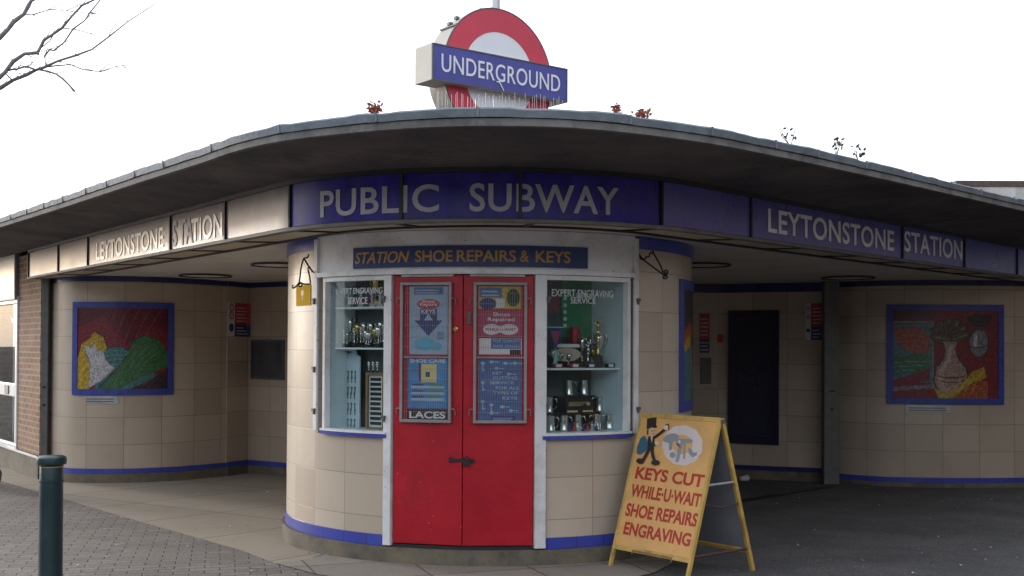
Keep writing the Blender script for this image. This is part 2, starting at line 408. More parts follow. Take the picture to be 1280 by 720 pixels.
m_silver = mat('silver_lettering', (0.40, 0.40, 0.43), 0.4, var=0.15, vscale=6)
m_ceil = mat('ceiling_paint', (0.66, 0.615, 0.55), 0.8, var=0.06, vscale=1.5, stain=(0.52, 0.47, 0.40))
m_diff = mat('diffuser_plastic', (0.55, 0.46, 0.33), 0.5, var=0.15, vscale=3)
m_steel = mat('grey_steel', (0.12, 0.12, 0.12), 0.5, metal=0.2, var=0.2, vscale=8)
m_black = mat('black_iron', (0.015, 0.015, 0.016), 0.5)
m_brick = brickmat('red_brick', (0.19, 0.085, 0.05), (0.28, 0.14, 0.08), (0.34, 0.28, 0.20), 0.225, 0.075, 0.011, rough=0.85, offset=0.5, bump=0.8, stain=(0.16, 0.09, 0.06), stscale=3.0, grain=0.25)
m_glass = glassmat('window_glass')
m_chrome = mat('polished_silver', (0.82, 0.81, 0.77), 0.14, metal=1.0)
m_gold = mat('polished_gold', (0.75, 0.52, 0.18), 0.2, metal=1.0)
m_pewter = mat('polished_pewter', (0.72, 0.71, 0.68), 0.16, metal=1.0)
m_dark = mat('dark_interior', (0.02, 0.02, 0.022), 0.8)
m_pwhite = mat('printed_white', (0.62, 0.63, 0.64), 0.5)
m_ppale = mat('printed_pale_blue', (0.28, 0.42, 0.55), 0.5, var=0.15, vscale=12)
m_pblue = mat('printed_blue', (0.055, 0.12, 0.30), 0.5, var=0.15, vscale=12)
m_pnavy = mat('printed_navy', (0.025, 0.04, 0.16), 0.5)
m_pred = mat('printed_red', (0.42, 0.03, 0.05), 0.5)
m_pcyan = mat('printed_cyan', (0.08, 0.36, 0.52), 0.5)
m_pyel = mat('printed_yellow', (0.62, 0.36, 0.008), 0.8, spec=0.15, var=0.08, vscale=15)
m_pgreen = mat('printed_green', (0.05, 0.22, 0.11), 0.5, var=0.2, vscale=10)
m_pink = mat('printed_crimson', (0.36, 0.035, 0.10), 0.5)
m_wood = mat('oak_wood', (0.23, 0.14, 0.06), 0.45, var=0.3, vscale=14)
m_blackp = mat('black_plastic', (0.012, 0.012, 0.013), 0.35)

# ------------------------------------------------------------------ ground
def ground_sheet(name, pts, lift, m, label=None, kind='structure'):
    bm = bmesh.new(); bm.faces.new([bm.verts.new((x, y, 0)) for x, y in pts])
    bmesh.ops.triangulate(bm, faces=bm.faces[:])
    # cut at y = 8.5 where the ground starts to fall away towards the station
    bmesh.ops.bisect_plane(bm, geom=bm.verts[:] + bm.edges[:] + bm.faces[:], plane_co=(0, 8.5, 0), plane_no=(0, 1, 0))
    bmesh.ops.bisect_plane(bm, geom=bm.verts[:] + bm.edges[:] + bm.faces[:], plane_co=(0, 20, 0), plane_no=(0, 1, 0))
    for v in bm.verts: v.co.z = zg(min(v.co.y, 20)) + lift
    bmesh.ops.recalc_face_normals(bm, faces=bm.faces[:])
    for f in bm.faces:
        if f.normal.z < 0: f.normal_flip()
    o = build(name, bm, m, recalc=False); tag(o, kind=kind); return o

def asphalt_mat():
    m = bpy.data.materials.new('asphalt'); m.use_nodes = True
    n, l = m.node_tree.nodes, m.node_tree.links; b = n['Principled BSDF']; b.inputs['Roughness'].default_value = 0.88
    t = n.new('ShaderNodeTexCoord')
    a = n.new('ShaderNodeTexNoise'); a.inputs['Scale'].default_value = 1.1; a.inputs['Detail'].default_value = 8; a.inputs['Roughness'].default_value = 0.7
    c = n.new('ShaderNodeTexVoronoi'); c.inputs['Scale'].default_value = 110
    l.new(t.outputs['Object'], a.inputs['Vector']); l.new(t.outputs['Object'], c.inputs['Vector'])
    r = n.new('ShaderNodeValToRGB'); r.color_ramp.elements[0].position = 0.35; r.color_ramp.elements[1].position = 0.7
    r.color_ramp.elements[0].color = (0.050, 0.049, 0.052, 1); r.color_ramp.elements[1].color = (0.102, 0.098, 0.098, 1)
    l.new(a.outputs['Fac'], r.inputs[0])
    mr = n.new('ShaderNodeMapRange'); mr.inputs[3].default_value = 0.55; mr.inputs[4].default_value = 1.5
    sp = n.new('ShaderNodeSeparateColor'); l.new(c.outputs['Color'], sp.inputs[0]); l.new(sp.outputs[0], mr.inputs[0])
    q = n.new('ShaderNodeMix'); q.data_type = 'RGBA'; q.blend_type = 'MULTIPLY'; q.inputs[0].default_value = 1
    l.new(r.outputs[0], q.inputs[6]); l.new(mr.outputs[0], q.inputs[7]); g = n.new('ShaderNodeTexVoronoi'); g.inputs['Scale'].default_value = 2.6; l.new(t.outputs['Object'], g.inputs['Vector'])
    gr = n.new('ShaderNodeValToRGB'); gr.color_ramp.elements[0].position = .045; gr.color_ramp.elements[0].color = (1, 1, 1, 1); gr.color_ramp.elements[1].position = .07; gr.color_ramp.elements[1].color = (0, 0, 0, 1); l.new(g.outputs['Distance'], gr.inputs[0])
    gm_ = n.new('ShaderNodeMix'); gm_.data_type = 'RGBA'; gm_.inputs[7].default_value = (.13, .125, .12, 1); l.new(gr.outputs[0], gm_.inputs[0]); l.new(q.outputs[2], gm_.inputs[6])
    l.new(gm_.outputs[2], b.inputs['Base Color'])
    bp = n.new('ShaderNodeBump'); bp.inputs['Strength'].default_value = 0.6; bp.inputs['Distance'].default_value = 0.006
    l.new(c.outputs['Distance'], bp.inputs['Height']); l.new(bp.outputs[0], b.inputs['Normal'])
    return m
ground_sheet('ground', [(-600, -300), (600, -300), (600, 900), (-600, 900)], 0.0, asphalt_mat())
m_sett = brickmat('clay_pavers', (0.135, 0.118, 0.105), (0.185, 0.162, 0.145), (0.036, 0.033, 0.03), 0.21, 0.105, 0.007, rough=0.8, offset=0.5, coords='Object', rot=R_(-14), bump=0.7, stain=(0.24, 0.215, 0.19), stscale=0.9, grain=0.45, msmooth=0.6)
m_conc = brickmat('forecourt_concrete', (0.275, 0.235, 0.185), (0.31, 0.265, 0.21), (0.10, 0.09, 0.075), 1.9, 1.3, 0.010, rough=0.75, coords='Object', rot=R_(-54), bump=0.4, stain=(0.19, 0.16, 0.125), stscale=1.1, grain=0.12)
m_apron = brickmat('apron_slabs', (0.20, 0.18, 0.155), (0.245, 0.22, 0.185), (0.07, 0.062, 0.055), 0.75, 0.6, 0.008, rough=0.8, coords='Object', rot=R_(-20), bump=0.4, stain=(0.12, 0.11, 0.10), stscale=2.0, grain=0.2)
# drip-line where the pavers stop and the station's concrete floor begins
dl = [(-8.0, 16.6), (-4.98, 12.75), (-3.4, 10.72), (-2.12, 9.12), (-1.72, 8.5), (-1.35, 8.1), (-0.8, 7.75), (-0.2, 7.6), (0.35, 7.72), (0.75, 7.95), (1.0, 8.2)]
ground_sheet('pavement', [(-60, -40), (-0.6, -40), (-0.55, 6.9), (-0.2, 7.6)] + [(x, y) for x, y in dl[6::-1]] + [(-25, 40), (-60, 40)], 0.004, m_sett)
ground_sheet('forecourt', dl[:5] + [(-1.55, 8.65), (-1.0, 10.2), (1.4, 10.2), (1.9, 14), (2.0, 16.6)], 0.005, m_conc)
ground_sheet('apron', dl[4:] + [(1.2, 8.6), (1.0, 9.4), (-1.2, 9.4), (-1.55, 8.65)], 0.008, m_apron)

# ------------------------------------------------------------------ plan curves
# fascia: two straight arms joined by an arc
LDIR, RDIR = Vector((0.58, -0.815)).normalized(), Vector((0.67, 0.743)).normalized()
apex = Vector((-0.318, 6.517)); RF = 1.925; half = math.acos(LDIR.dot(RDIR)) / 2; tl = RF * math.tan(half)
pA, pB = apex - LDIR * tl, apex + RDIR * tl
cF = pA + Vector((-LDIR.y, LDIR.x)) * RF
arc = []
a0 = math.atan2(pA.y - cF.y, pA.x - cF.x); a1 = math.atan2(pB.y - cF.y, pB.x - cF.x)
if a1 < a0: a1 += 2 * math.pi
for k in range(1, 36): arc.append(cF + Vector((math.cos(a0 + (a1 - a0) * k / 36), math.sin(a0 + (a1 - a0) * k / 36))) * RF)
lend = Vector((-6.12, 14.67)); lend = pA - LDIR * ((pA - lend).dot(LDIR))
FP = [lend] + [pA] + arc + [pB] + [pB + RDIR * 11]
FAS = Path(FP)
FASX = Path([lend - LDIR * 3.6] + FP[1:])            # carried on over the neighbour, for the soffit
# roof edge, read off the photograph at the height of the soffit
roofpts = [(-8.6, 16.45), (-5.38, 12.2), (-4.15, 10.57), (-3.12, 9.18), (-2.72, 8.64), (-2.14, 7.88), (-1.75, 7.34), (-1.46, 7.03), (-1.14, 6.80), (-0.6, 6.54), (-0.1, 6.45), (0.43, 6.53), (1.12, 6.93), (1.76, 7.5), (2.25, 7.98), (3.0, 8.73), (4.55, 10.32), (8.2, 14.05)]
RE = Path(resample(catmull([(x, y, 0) for x, y in roofpts], 10), 150))
ZB, ZT, ZFT, ZFB, ZC = 2.85, 2.885, 2.765, 2.42, 2.45
# kiosk drum
KC, KR = Vector((-0.19, 10.2)), 1.75
def drum(r=KR, t0=-180, t1=180, n=180):
    return Path([(KC.x + r * math.sin(R_(t0 + (t1 - t0) * k / n)), KC.y - r * math.cos(R_(t0 + (t1 - t0) * k / n))) for k in range(n + 1)])
DR = drum(); SOFF = DR.len / 2
class Drum:                                            # s measured from the front of the drum, to the right
    def P(self, s, z, off=0.0):
        t = s / KR; return Vector((KC.x + (KR + off) * math.sin(t), KC.y - (KR + off) * math.cos(t), z))
    def hit(self, px, py):
        d = ray(px, py); a = d.x ** 2 + d.y ** 2; b = -2 * (d.x * KC.x + d.y * KC.y); c = KC.length_squared - KR * KR
        t = (-b - math.sqrt(max(0, b * b - 4 * a * c))) / (2 * a); p = CAM + d * t
        return math.atan2(p.x - KC.x, KC.y - p.y) * KR, p.z
    def stations(self, a, b, step=0.08):
        k = max(1, int(math.ceil(abs(b - a) / step))); return [a + (b - a) * i / k for i in range(k + 1)]
K = Drum()
def ks(px, py=430): return K.hit(px, py)[0]
def kz(px, py): return K.hit(px, py)[1]

# ------------------------------------------------------------------ station canopy: roof, edge, soffit, ceiling
canopy = empty('station_canopy', (0, 10, 0), 'flat dark concrete station canopy with a curved overhanging edge above the entrances', 'canopy')
N = 150
e = [RE.at(RE.len * k / (N - 1))[0] for k in range(N)]
g = [FASX.at(FASX.len * k / (N - 1))[0] for k in range(N)]
# pair soffit points by nearest fascia point so the ribs run square to the edge
def near(path, q):
    best = min(range(400), key=lambda i: (path.at(path.len * i / 399)[0] - q).length); return path.at(path.len * best / 399)[0]
g = [near(FASX, q) for q in e]
g = [(g[max(i - 2, 0)] + g[max(i - 1, 0)] + g[i] + g[min(i + 1, N - 1)] + g[min(i + 2, N - 1)]) / 5 for i in range(N)]
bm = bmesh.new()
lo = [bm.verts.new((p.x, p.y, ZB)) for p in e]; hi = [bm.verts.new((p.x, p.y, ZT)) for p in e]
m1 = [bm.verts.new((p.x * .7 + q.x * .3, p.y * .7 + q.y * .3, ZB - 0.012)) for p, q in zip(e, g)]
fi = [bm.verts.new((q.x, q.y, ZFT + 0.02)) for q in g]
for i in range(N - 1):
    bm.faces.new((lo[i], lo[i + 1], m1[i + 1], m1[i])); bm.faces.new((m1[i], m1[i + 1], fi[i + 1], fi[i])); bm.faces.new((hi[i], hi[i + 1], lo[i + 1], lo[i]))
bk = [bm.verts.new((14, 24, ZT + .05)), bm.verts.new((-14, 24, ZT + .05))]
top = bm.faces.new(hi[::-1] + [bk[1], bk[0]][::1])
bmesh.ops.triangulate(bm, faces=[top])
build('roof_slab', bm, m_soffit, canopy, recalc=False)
# concrete nosing under the flashing, then the lead flashing itself, both dressed along the edge
bm = bmesh.new()
sweep(bm, RE, RE.stations(0, RE.len, 0.1), lambda s: [(-0.03, ZB - 0.022), (0.012, ZB - 0.022), (0.012, ZB + 0.02), (-0.03, ZB + 0.02)])
build('drip_nosing', bm, m_edge, canopy)
rn = [random.uniform(-.006, .006) for _ in range(400)]
def flash(s):
    j = rn[int(s * 7) % 400]; z1 = 2.928 + j
    return [(-0.25, ZT + 0.004), (0.022, ZB + 0.024 + j * .4), (0.03, z1 - 0.012), (0.012, z1), (-0.25, z1 + 0.012)]
bm = bmesh.new(); sweep(bm, RE, RE.stations(0, RE.len, 0.07), flash)
fl = build('lead_flashing', bm, m_lead, canopy)
s = 0.3
while s < RE.len:
    bm = bmesh.new(); slab(bm, RE, s, s + 0.014, ZB + 0.024, 2.926, 0.024, 0.009); s += random.uniform(0.5, 0.9)
    build('flashing_seam', bm, m_lead, fl)
# ceiling of the covered entrances
bm = bmesh.new()
inn = [FAS.P(s, ZC, -0.42) for s in FAS.stations(0, FAS.len, 0.3)]
vs = [bm.verts.new(p) for p in inn] + [bm.verts.new((12, 22, ZC)), bm.verts.new((-8, 22, ZC))]
bm.faces.new(vs); bmesh.ops.triangulate(bm, faces=bm.faces[:])
for f in bm.faces:
    if f.normal.z > 0: f.normal_flip()
build('ceiling_panel', bm, m_ceil, canopy, recalc=False)

# ------------------------------------------------------------------ fascia signs
def fascia_sign(px0, px1, label, joints, mat_for, words, name='fascia_sign', strip_from=None):
    """px0/px1: ends; joints: px of the upright bars; words: (text, px box, material)"""
    def sp(px, py=290): return FAS.hit(px, py)[0]
    s0 = px0[1] if isinstance(px0, tuple) else sp(px0); s1 = px1[1] if isinstance(px1, tuple) else sp(px1)
    c = FAS.P((s0 + s1) / 2, ZFB, 0)
    t = empty(name, c, label, 'sign')
    js = sorted([sp(j) for j in joints]); W = 0.022
    edges = [s0] + [j for j in js if s0 + .03 < j < s1 - .03] + [s1]
    for i in range(len(edges) - 1):
        a, b = edges[i] + W / 2 + .001, edges[i + 1] - W / 2 - .001
        bm = bmesh.new(); slab(bm, FAS, a, b, ZFB + 0.03, ZFT - 0.012, -0.02, 0.02, 0.07)
        p = build('sign_panel', bm, mat_for(i), t, smooth=30)
    for x in edges:
        bm = bmesh.new(); slab(bm, FAS, x - W / 2, x + W / 2, ZFB + 0.03, ZFT - 0.012, -0.03, 0.045); build('joint_bar', bm, m_bronze, t)
    bm = bmesh.new(); sweep(bm, FAS, FAS.stations(s0, s1, 0.08), [(-0.05, ZFB), (0.022, ZFB), (0.022, ZFB + 0.022), (0.004, ZFB + 0.029), (-0.05, ZFB + 0.029)])
    build('bottom_trim', bm, m_silver_edge, t)
    bm = bmesh.new(); sweep(bm, FAS, FAS.stations(s0, s1, 0.08), [(-0.05, ZFT - 0.011), (0.016, ZFT - 0.011), (0.016, ZFT + 0.025), (-0.05, ZFT + 0.025)])
    build('top_trim', bm, m_bronze, t)
    bm = bmesh.new(); sweep(bm, FAS, FAS.stations(s0, s1, 0.1), [(-0.06, ZFB + 0.002), (-0.051, ZFB + 0.002), (-0.051, ZFT + .01), (-0.06, ZFT + .01)])
    build('backing', bm, m_bronze, t)
    # translucent light strip under the sign box
    k = max(1, round((s1 - s0) / 1.05)); 
    for i in range(k):
        a, b = s0 + (s1 - s0) * i / k + .022, s0 + (s1 - s0) * (i + 1) / k - .022
        bm = bmesh.new(); sweep(bm, FAS, FAS.stations(a, b, 0.08), [(-0.39, ZC - .006), (-0.066, ZFB + .010), (-0.066, ZFB + .016), (-0.39, ZC)])
        build('diffuser', bm, m_diff, t)
    bm = bmesh.new()
    sweep(bm, FAS, FAS.stations(s0, s1, 0.08), [(-0.43, ZC - .02), (-0.392, ZC - .02), (-0.392, ZC + .01), (-0.43, ZC + .01)])
    for i in range(k + 1):
        x = s0 + (s1 - s0) * i / k
        sweep(bm, FAS, [x - .021, x + .021], [(-0.391, ZC - .016), (-0.062, ZFB + .001), (-0.062, ZFB + .02), (-0.391, ZC + .004)])
    build('strip_frame', bm, m_bronze, t)
    for txt, (xl, xr, yt, yb, yt2, yb2), m, sm in words:
        bm = bmesh.new()
        ua, va1 = FAS.hit(xl, yt); _, va0 = FAS.hit(xl, yb); ub, vb1 = FAS.hit(xr, yt2); _, vb0 = FAS.hit(xr, yb2)
        z0, z1 = (va0 + vb0) / 2, (va1 + vb1) / 2
        text_on(bm, FAS, txt, ua, ub, z0, z1, 0.003, 0, weight=0.016, small=sm, spacing=1.05)
        build('lettering', bm, m, t)
    return t
S_L = FAS.hit(363, 290)[0]; S_R = FAS.hit(826, 290)[0]
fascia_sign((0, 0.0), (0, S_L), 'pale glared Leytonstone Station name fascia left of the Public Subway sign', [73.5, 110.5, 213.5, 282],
            lambda i: m_glare_grey,
            [('LEYTONSTONE', (121, 205, 303, 326, 284, 309), m_cream, 0), ('S', (216.5, 222, 277, 309, 275, 307), m_glare_dim, 0), ('TA', (225, 242, 274, 306, 272, 304), m_glare_dim, 0), ('TION', (240, 278.5, 273, 303, 265, 295), m_cream, 0)])
fascia_sign((0, S_L), (0, S_R), 'deep blue curved Public Subway fascia sign over the kiosk', [502, 650],
            lambda i: m_blue,
            [('PUBLIC', (401, 549, 239, 272, 230, 265.5), m_silver, 0), ('SUBWAY', (587, 773, 229, 264.5, 235, 270), m_silver, 0)])
fascia_sign((0, S_R), (0, FAS.len - 2.0), 'dark blue Leytonstone Station name fascia right of the Public Subway sign', [938, 1127.5, 1205, 1271],
            lambda i: m_blueweb,
            [('LEYTONSTONE', (959.5, 1117, 263, 293, 286.5, 312), m_pale, 0), ('STATION', (1130, 1202.5, 290, 316, 300, 324), m_pale, 0)])

# ------------------------------------------------------------------ tiled walls
def tile_wall(pts, label, base_px=None, top=ZC, band_top=True, plinth=0.12, zb=0.17, th=0.12, m=None, m_band=None, m_top=None, band_h=0.08):
    P = Path(pts); c = P.at(P.len / 2)[0]
    t = empty('tiled_wall', (c.x, c.y, zg(c.y)), label, 'wall')
    st = P.stations(0, P.len, 0.1)
    gz = lambda s: zg(P.at(s)[0].y)
    bm = bmesh.new(); sweep(bm, P, st, lambda s: [(-th, gz(s) + plinth + .06), (0, gz(s) + plinth + .06), (0, top - .002), (-th, top - .002)], v0=gz(0) + plinth + .06)
    build('tile_facing', bm, m or m_wtile, t, smooth=30)
    bm = bmesh.new(); sweep(bm, P, st, lambda s: [(-th, gz(s) + plinth), (0.008, gz(s) + plinth), (0.008, gz(s) + plinth + .058), (-th, gz(s) + plinth + .058)], v0=-.1)
    build('skirting_band', bm, m_band or m_btile, t, smooth=30)
    bm = bmesh.new(); sweep(bm, P, st, lambda s: [(-th, gz(s) - .03), (0.014, gz(s) - .03), (0.014, gz(s) + plinth - .002), (-th, gz(s) + plinth - .002)])
    build('plinth', bm, m_plinth, t, smooth=30)
    if band_top:
        bm = bmesh.new(); sweep(bm, P, st, lambda s: [(0.001, top - band_h), (0.009, top - band_h), (0.009, top - .004), (0.001, top - .004)], v0=-.1)
        build('cornice_band', bm, m_top or m_dtile, t, smooth=30)
    return P, t
def gp(px, py): p = at_ground(px, py); return (p.x, p.y)
lw = [gp(58, 596), gp(66, 600), gp(80, 602.5), gp(104, 604), gp(155, 604), gp(220, 601), gp(283, 595), gp(309, 591)]
lw = [(lw[0][0] - .45, lw[0][1] + 1.0), (lw[0][0] - .14, lw[0][1] + .35)] + lw
lw = lw[:-1]
lwp = resample(catmull([(x, y, 0) for x, y in lw], 8), 60)
LW, lwo = tile_wall([(p.x, p.y) for p in lwp], 'beige tiled curving wall with a framed mosaic, beside the brick pier', top=ZC, band_h=0.07)
e1 = lwp[-1]
IW, iwo = tile_wall([(e1.x + .006, e1.y - .02), gp(309, 591.5), gp(362, 596), (-1.3, 13.2)], 'shadowed beige tiled wall meeting the curved mosaic wall at a corner, half hidden by the kiosk', band_h=0.07)
rb = gp(1036, 603)
BW, bwo = tile_wall([(-1.3, 15.2), (0.4, 15.0), gp(900, 597), gp(965, 600), (rb[0], rb[1])], 'dark tiled back wall of the right entrance with a navy panel', m_top=m_dtile, m_band=m_dtile, band_h=0.12)
rw = [gp(1044, 603), gp(1070, 605.5), gp(1110, 608), gp(1180, 609.5), gp(1280, 609)]
rw = [(x, y) for x, y in rw] + [(rw[-1][0] + .35, rw[-1][1] + .35), (rw[-1][0] + 2.2, rw[-1][1] + 2.7)]
rwp = resample(catmull([(x, y, 0) for x, y in rw], 8), 60)
RW, rwo = tile_wall([(p.x, p.y) for p in rwp], 'beige tiled bulging wall with a framed mosaic, right of the steel column', plinth=0.06, band_h=0.07, m_top=m_dtile)

# outer envelope: closes the station behind the entrances
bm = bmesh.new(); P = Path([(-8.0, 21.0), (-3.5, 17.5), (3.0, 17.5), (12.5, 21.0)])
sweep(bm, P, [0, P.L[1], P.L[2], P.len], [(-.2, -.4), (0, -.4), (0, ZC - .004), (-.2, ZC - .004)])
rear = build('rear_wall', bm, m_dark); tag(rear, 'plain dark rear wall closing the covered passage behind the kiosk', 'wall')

# steel columns at the shutters
def column(px0, px1, py, label, h=ZC, d=0.12):
    a, b = at_ground(px0, py), at_ground(px1, py); c = (a + b) / 2; w = (b - a).length
    t = empty('steel_column', c, label, 'column'); ang = math.atan2(b.y - a.y, b.x - a.x)
    bm = bmesh.new(); box(bm, (c.x, c.y + d / 2, c.z + (h - c.z) / 2), (w, d, h - c.z - .004), ang); build('shaft', bm, m_steel, t, bevel=0.006)
    bm = bmesh.new(); box(bm, (c.x, c.y - .012, c.z + 1.18), (w * .35, .02, .02), ang); box(bm, (c.x, c.y - .006, c.z + 0.95), (.03, .012, .03), ang); build('lock', bm, m_black, t)
    return t
column(1030, 1049, 606, 'dark grey steel shutter column between the back wall and the right mosaic wall')
cpost = column(49.5, 58, 600, 'dark steel shutter post beside the brick pier on the left')

# round ceiling light fittings
for (px, py, r, lb) in ((875, 331, .31, 'round ceiling light with dark rim just right of the kiosk'), (1060, 347, .31, 'round ceiling light with dark rim above the right mosaic wall'), (257, 344.5, .31, 'round ceiling light with dark rim above the left mosaic wall'), (352, 331, .31, 'round ceiling light with dark rim half hidden by the kiosk, left side')):
    c = at_z(px, py, ZC - .01)
    t = empty('ceiling_light', c, lb, 'ceiling light', 'round lights on the entrance ceiling')
    bm = bmesh.new(); ring = [(c.x + math.cos(a) * r, c.y + math.sin(a) * r, ZC - .016) for a in [2 * math.pi * k / 32 for k in range(33)]]
    tube(bm, ring, .009, 6, cap=False); build('rim', bm, m_bronze, t, smooth=True)
    bm = bmesh.new(); lathe(bm, (c.x, c.y, ZC - .018), [(r * .96, .014), (r * .9, .004), (r * .4, -.006), (.02, -.008)], 32); build('diffuser', bm, m_ceil, t, smooth=True)

# ------------------------------------------------------------------ kiosk drum
kiosk = empty('shop_kiosk', (KC.x, KC.y, zg(10)), 'round tiled shoe repair and key kiosk with red double doors and two display windows', 'kiosk')
sBL, sL0, sL1, sD0, sDm, sD1, sR0, sR1, sBR = ks(398), ks(409), ks(481.5), ks(491), ks(579, 430), ks(668.5), ks(682.5), ks(782), ks(792)
zSill, zHead, zHt = 0.965, kz(580, 342.5), ZC - .004
zBand0, zBand1 = 0.118, 0.20
G0 = zg(9.2)
TH = 0.14
def kblock(name, s0, s1, z0, z1, m, off0=-TH, off1=0.0, u0=0.0, v0=0.333, parent=None, step=0.08, smooth=30, bevel=0):
    bm = bmesh.new(); sweep(bm, K, K.stations(s0, s1, step), [(off0, z0), (off1, z0), (off1, z1), (off0, z1)], u0=u0, v0=v0)
    return build(name, bm, m, parent or kiosk, smooth=smooth, bevel=bevel)
uL, uR = -1.155, 0.827
BACKS = math.pi * KR * 0.999
kblock('tile_facing', -BACKS, sBL, zBand1, zHt, m_tile, u0=uL)
kblock('tile_facing', sBL, ks(482), zBand1, zSill - .045, m_tile, u0=uL)
kblock('tile_facing', sBR, BACKS, zBand1, zHt, m_tile, u0=uR)
kblock('tile_facing', ks(682), sBR, zBand1, zSill - .045, m_tile, u0=uR)
for a, b in ((-BACKS, ks(482)), (ks(682), BACKS)):
    kblock('skirting_band', a, b, zBand0, zBand1 - .001, m_btile, off1=0.012, v0=-.1)
kblock('cornice_band', -BACKS, sBL - .004, ZC - .10, ZC - .006, m_btile, off0=0.001, off1=.012, v0=-.1)
kblock('cornice_band', sBR + .004, BACKS, ZC - .10, ZC - .006, m_btile, off0=0.001, off1=.012, v0=-.1)
kblock('plinth', -BACKS, BACKS, G0 - .05, zBand0 - .002, m_plinth, off1=0.035)
kblock('door_step', ks(482), ks(682), zBand0 - .002, zBand0 + .022, m_dark, off0=-.2, off1=-.01)
# white joinery
kblock('header_panel', sBL, sBR, zHead + .035, zHt, m_white, off1=0.012)
kblock('header_rail', sBL, sBR, zHead, zHead + .034, m_white, off1=0.045)
kblock('cover_batten', sBL - .022, sBL + .022, zSill - .02, zHt - .02, m_white, off0=.013, off1=.032, step=.05)
kblock('cover_batten', sBR - .022, sBR + .022, zSill - .02, zHt - .02, m_white, off0=.013, off1=.032, step=.05)
kblock('door_post', ks(482), sD0 + .002, zBand0 + .01, zHead - .001, m_white, off1=0.03, bevel=.004)
kblock('door_post', sD1 - .002, ks(682), zBand0 + .01, zHead - .001, m_white, off1=0.03, bevel=.004)
# iron hinge pins on the battens and posts
for px, ys in ((398, (375, 460, 512)), (483, (372, 521)), (684, (373, 505)), (793, (375, 510))):
    for y in ys:
        bm = bmesh.new(); s, z = K.hit(px, y); p = K.P(s, z, .045); box(bm, p, (.03, .02, .022), s / KR); box(bm, K.P(s, z - .02, .04), (.012, .02, .03), s / KR); build('hinge', bm, m_steel, kiosk)
# cornice shadow line above header
# display windows
m_case = mat('pale_blue_lining', (0.58, 0.67, 0.71), 0.6, var=0.05, vscale=2)
m_caseback = mat('back_board', (0.09, 0.10, 0.105), 0.7, var=0.2, vscale=3)
CASES = {}
def window(s0, s1, shelves, side):
    w = bmesh.new()
    FWL = 0.03
    z0, z1 = zSill, zHead - .002
    # frame: two stiles, head, cill
    o0, o1 = -.045, .022
    for a, b, c, d in ((s0 - FWL, s0, z0, z1), (s1, s1 + FWL, z0, z1), (s0, s1, z1 - .035, z1)):
        sweep(w, K, K.stations(a, b, .08), [(o0, c), (o1, c), (o1, d), (o0, d)])
    t = build('display_window', w, m_white, kiosk, smooth=30)
    kblock('sill', s0 - FWL, s1 + FWL, zSill - .018, zSill - .0005, m_white, off0=-.045, off1=.045, parent=t)
    kblock('sill_edge', s0 - FWL, s1 + FWL, zSill - .044, zSill - .019, m_btile, off0=-.045, off1=.04, parent=t, v0=-.1)
    D = .27 if side < 0 else .40; lining = bmesh.new()
    sweep(lining, K, K.stations(s0 - .03, s0 - .0305 + .03, .1), [(-D, z0), (-.046, z0), (-.046, z1), (-D, z1)])
    sweep(lining, K, K.stations(s1 + .0005, s1 + .03, .1), [(-D, z0), (-.046, z0), (-.046, z1), (-D, z1)])
    sweep(lining, K, K.stations(s0 - .03, s1 + .03, .1), [(-D, z0 - .02), (-.046, z0 - .02), (-.046, z0), (-D, z0)])
    sweep(lining, K, K.stations(s0 - .03, s1 + .03, .1), [(-D, z1), (-.046, z1), (-.046, z1 + .02), (-D, z1 + .02)])
    build('case_lining', lining, m_case, t)
    bb = bmesh.new(); sweep(bb, K, K.stations(s0 - .03, s1 + .03, .1), [(-D - .02, z0), (-D - .001, z0), (-D - .001, z1), (-D - .02, z1)])
    build('case_back', bb, m_caseback, t)
    for z in shelves:
        sh = bmesh.new(); sweep(sh, K, K.stations(s0 + .001, s1 - .001, .1), [(-D + .001, z - .014), (-.07, z - .014), (-.07, z), (-D + .001, z)])
        build('shelf', sh, m_white, t)
    gl = bmesh.new(); st = K.stations(s0, s1, .06)
    sweep(gl, K, st, [(-.034, z0), (-.03, z0), (-.03, z1 - .036), (-.034, z1 - .036)])
    build('glass', gl, m_glass, t, smooth=30)
    return t
zs1, zs2 = 1.895, 1.585
zs3 = 1.44
wL = window(sL0, sL1, (zs1, zs2), -1)
wR = window(sR0, sR1, (zs3,), 1)
# lettering on the panes
class Off:
    def __init__(s, surf, o): s.s, s.o = surf, o
    def P(s, u, v, off=0): return s.s.P(u, v, s.o + off)
    def hit(s, px, py): return s.s.hit(px, py)
    def stations(s, a, b, step=.08): return s.s.stations(a, b, step)
m_wtxt = mat('white_vinyl', (0.55, 0.60, 0.60), 0.6)
for par, rows in ((wL, (('EXPERT ENGRAVING', 417, 475, 359.5, 367), ('SERVICE', 431, 456, 371.5, 380))), (wR, (('EXPERT ENGRAVING', 691, 769, 362, 371), ('SERVICE', 715, 747, 371.5, 379.5)))):
    bm = bmesh.new()
    for tx, a, b, y1, y0 in rows: text_on(bm, K, tx, ks(a), ks(b), kz((a + b) / 2, y0), kz((a + b) / 2, y1), -.029, weight=.008)
    build('pane_lettering', bm, m_wtxt, par, recalc=False)

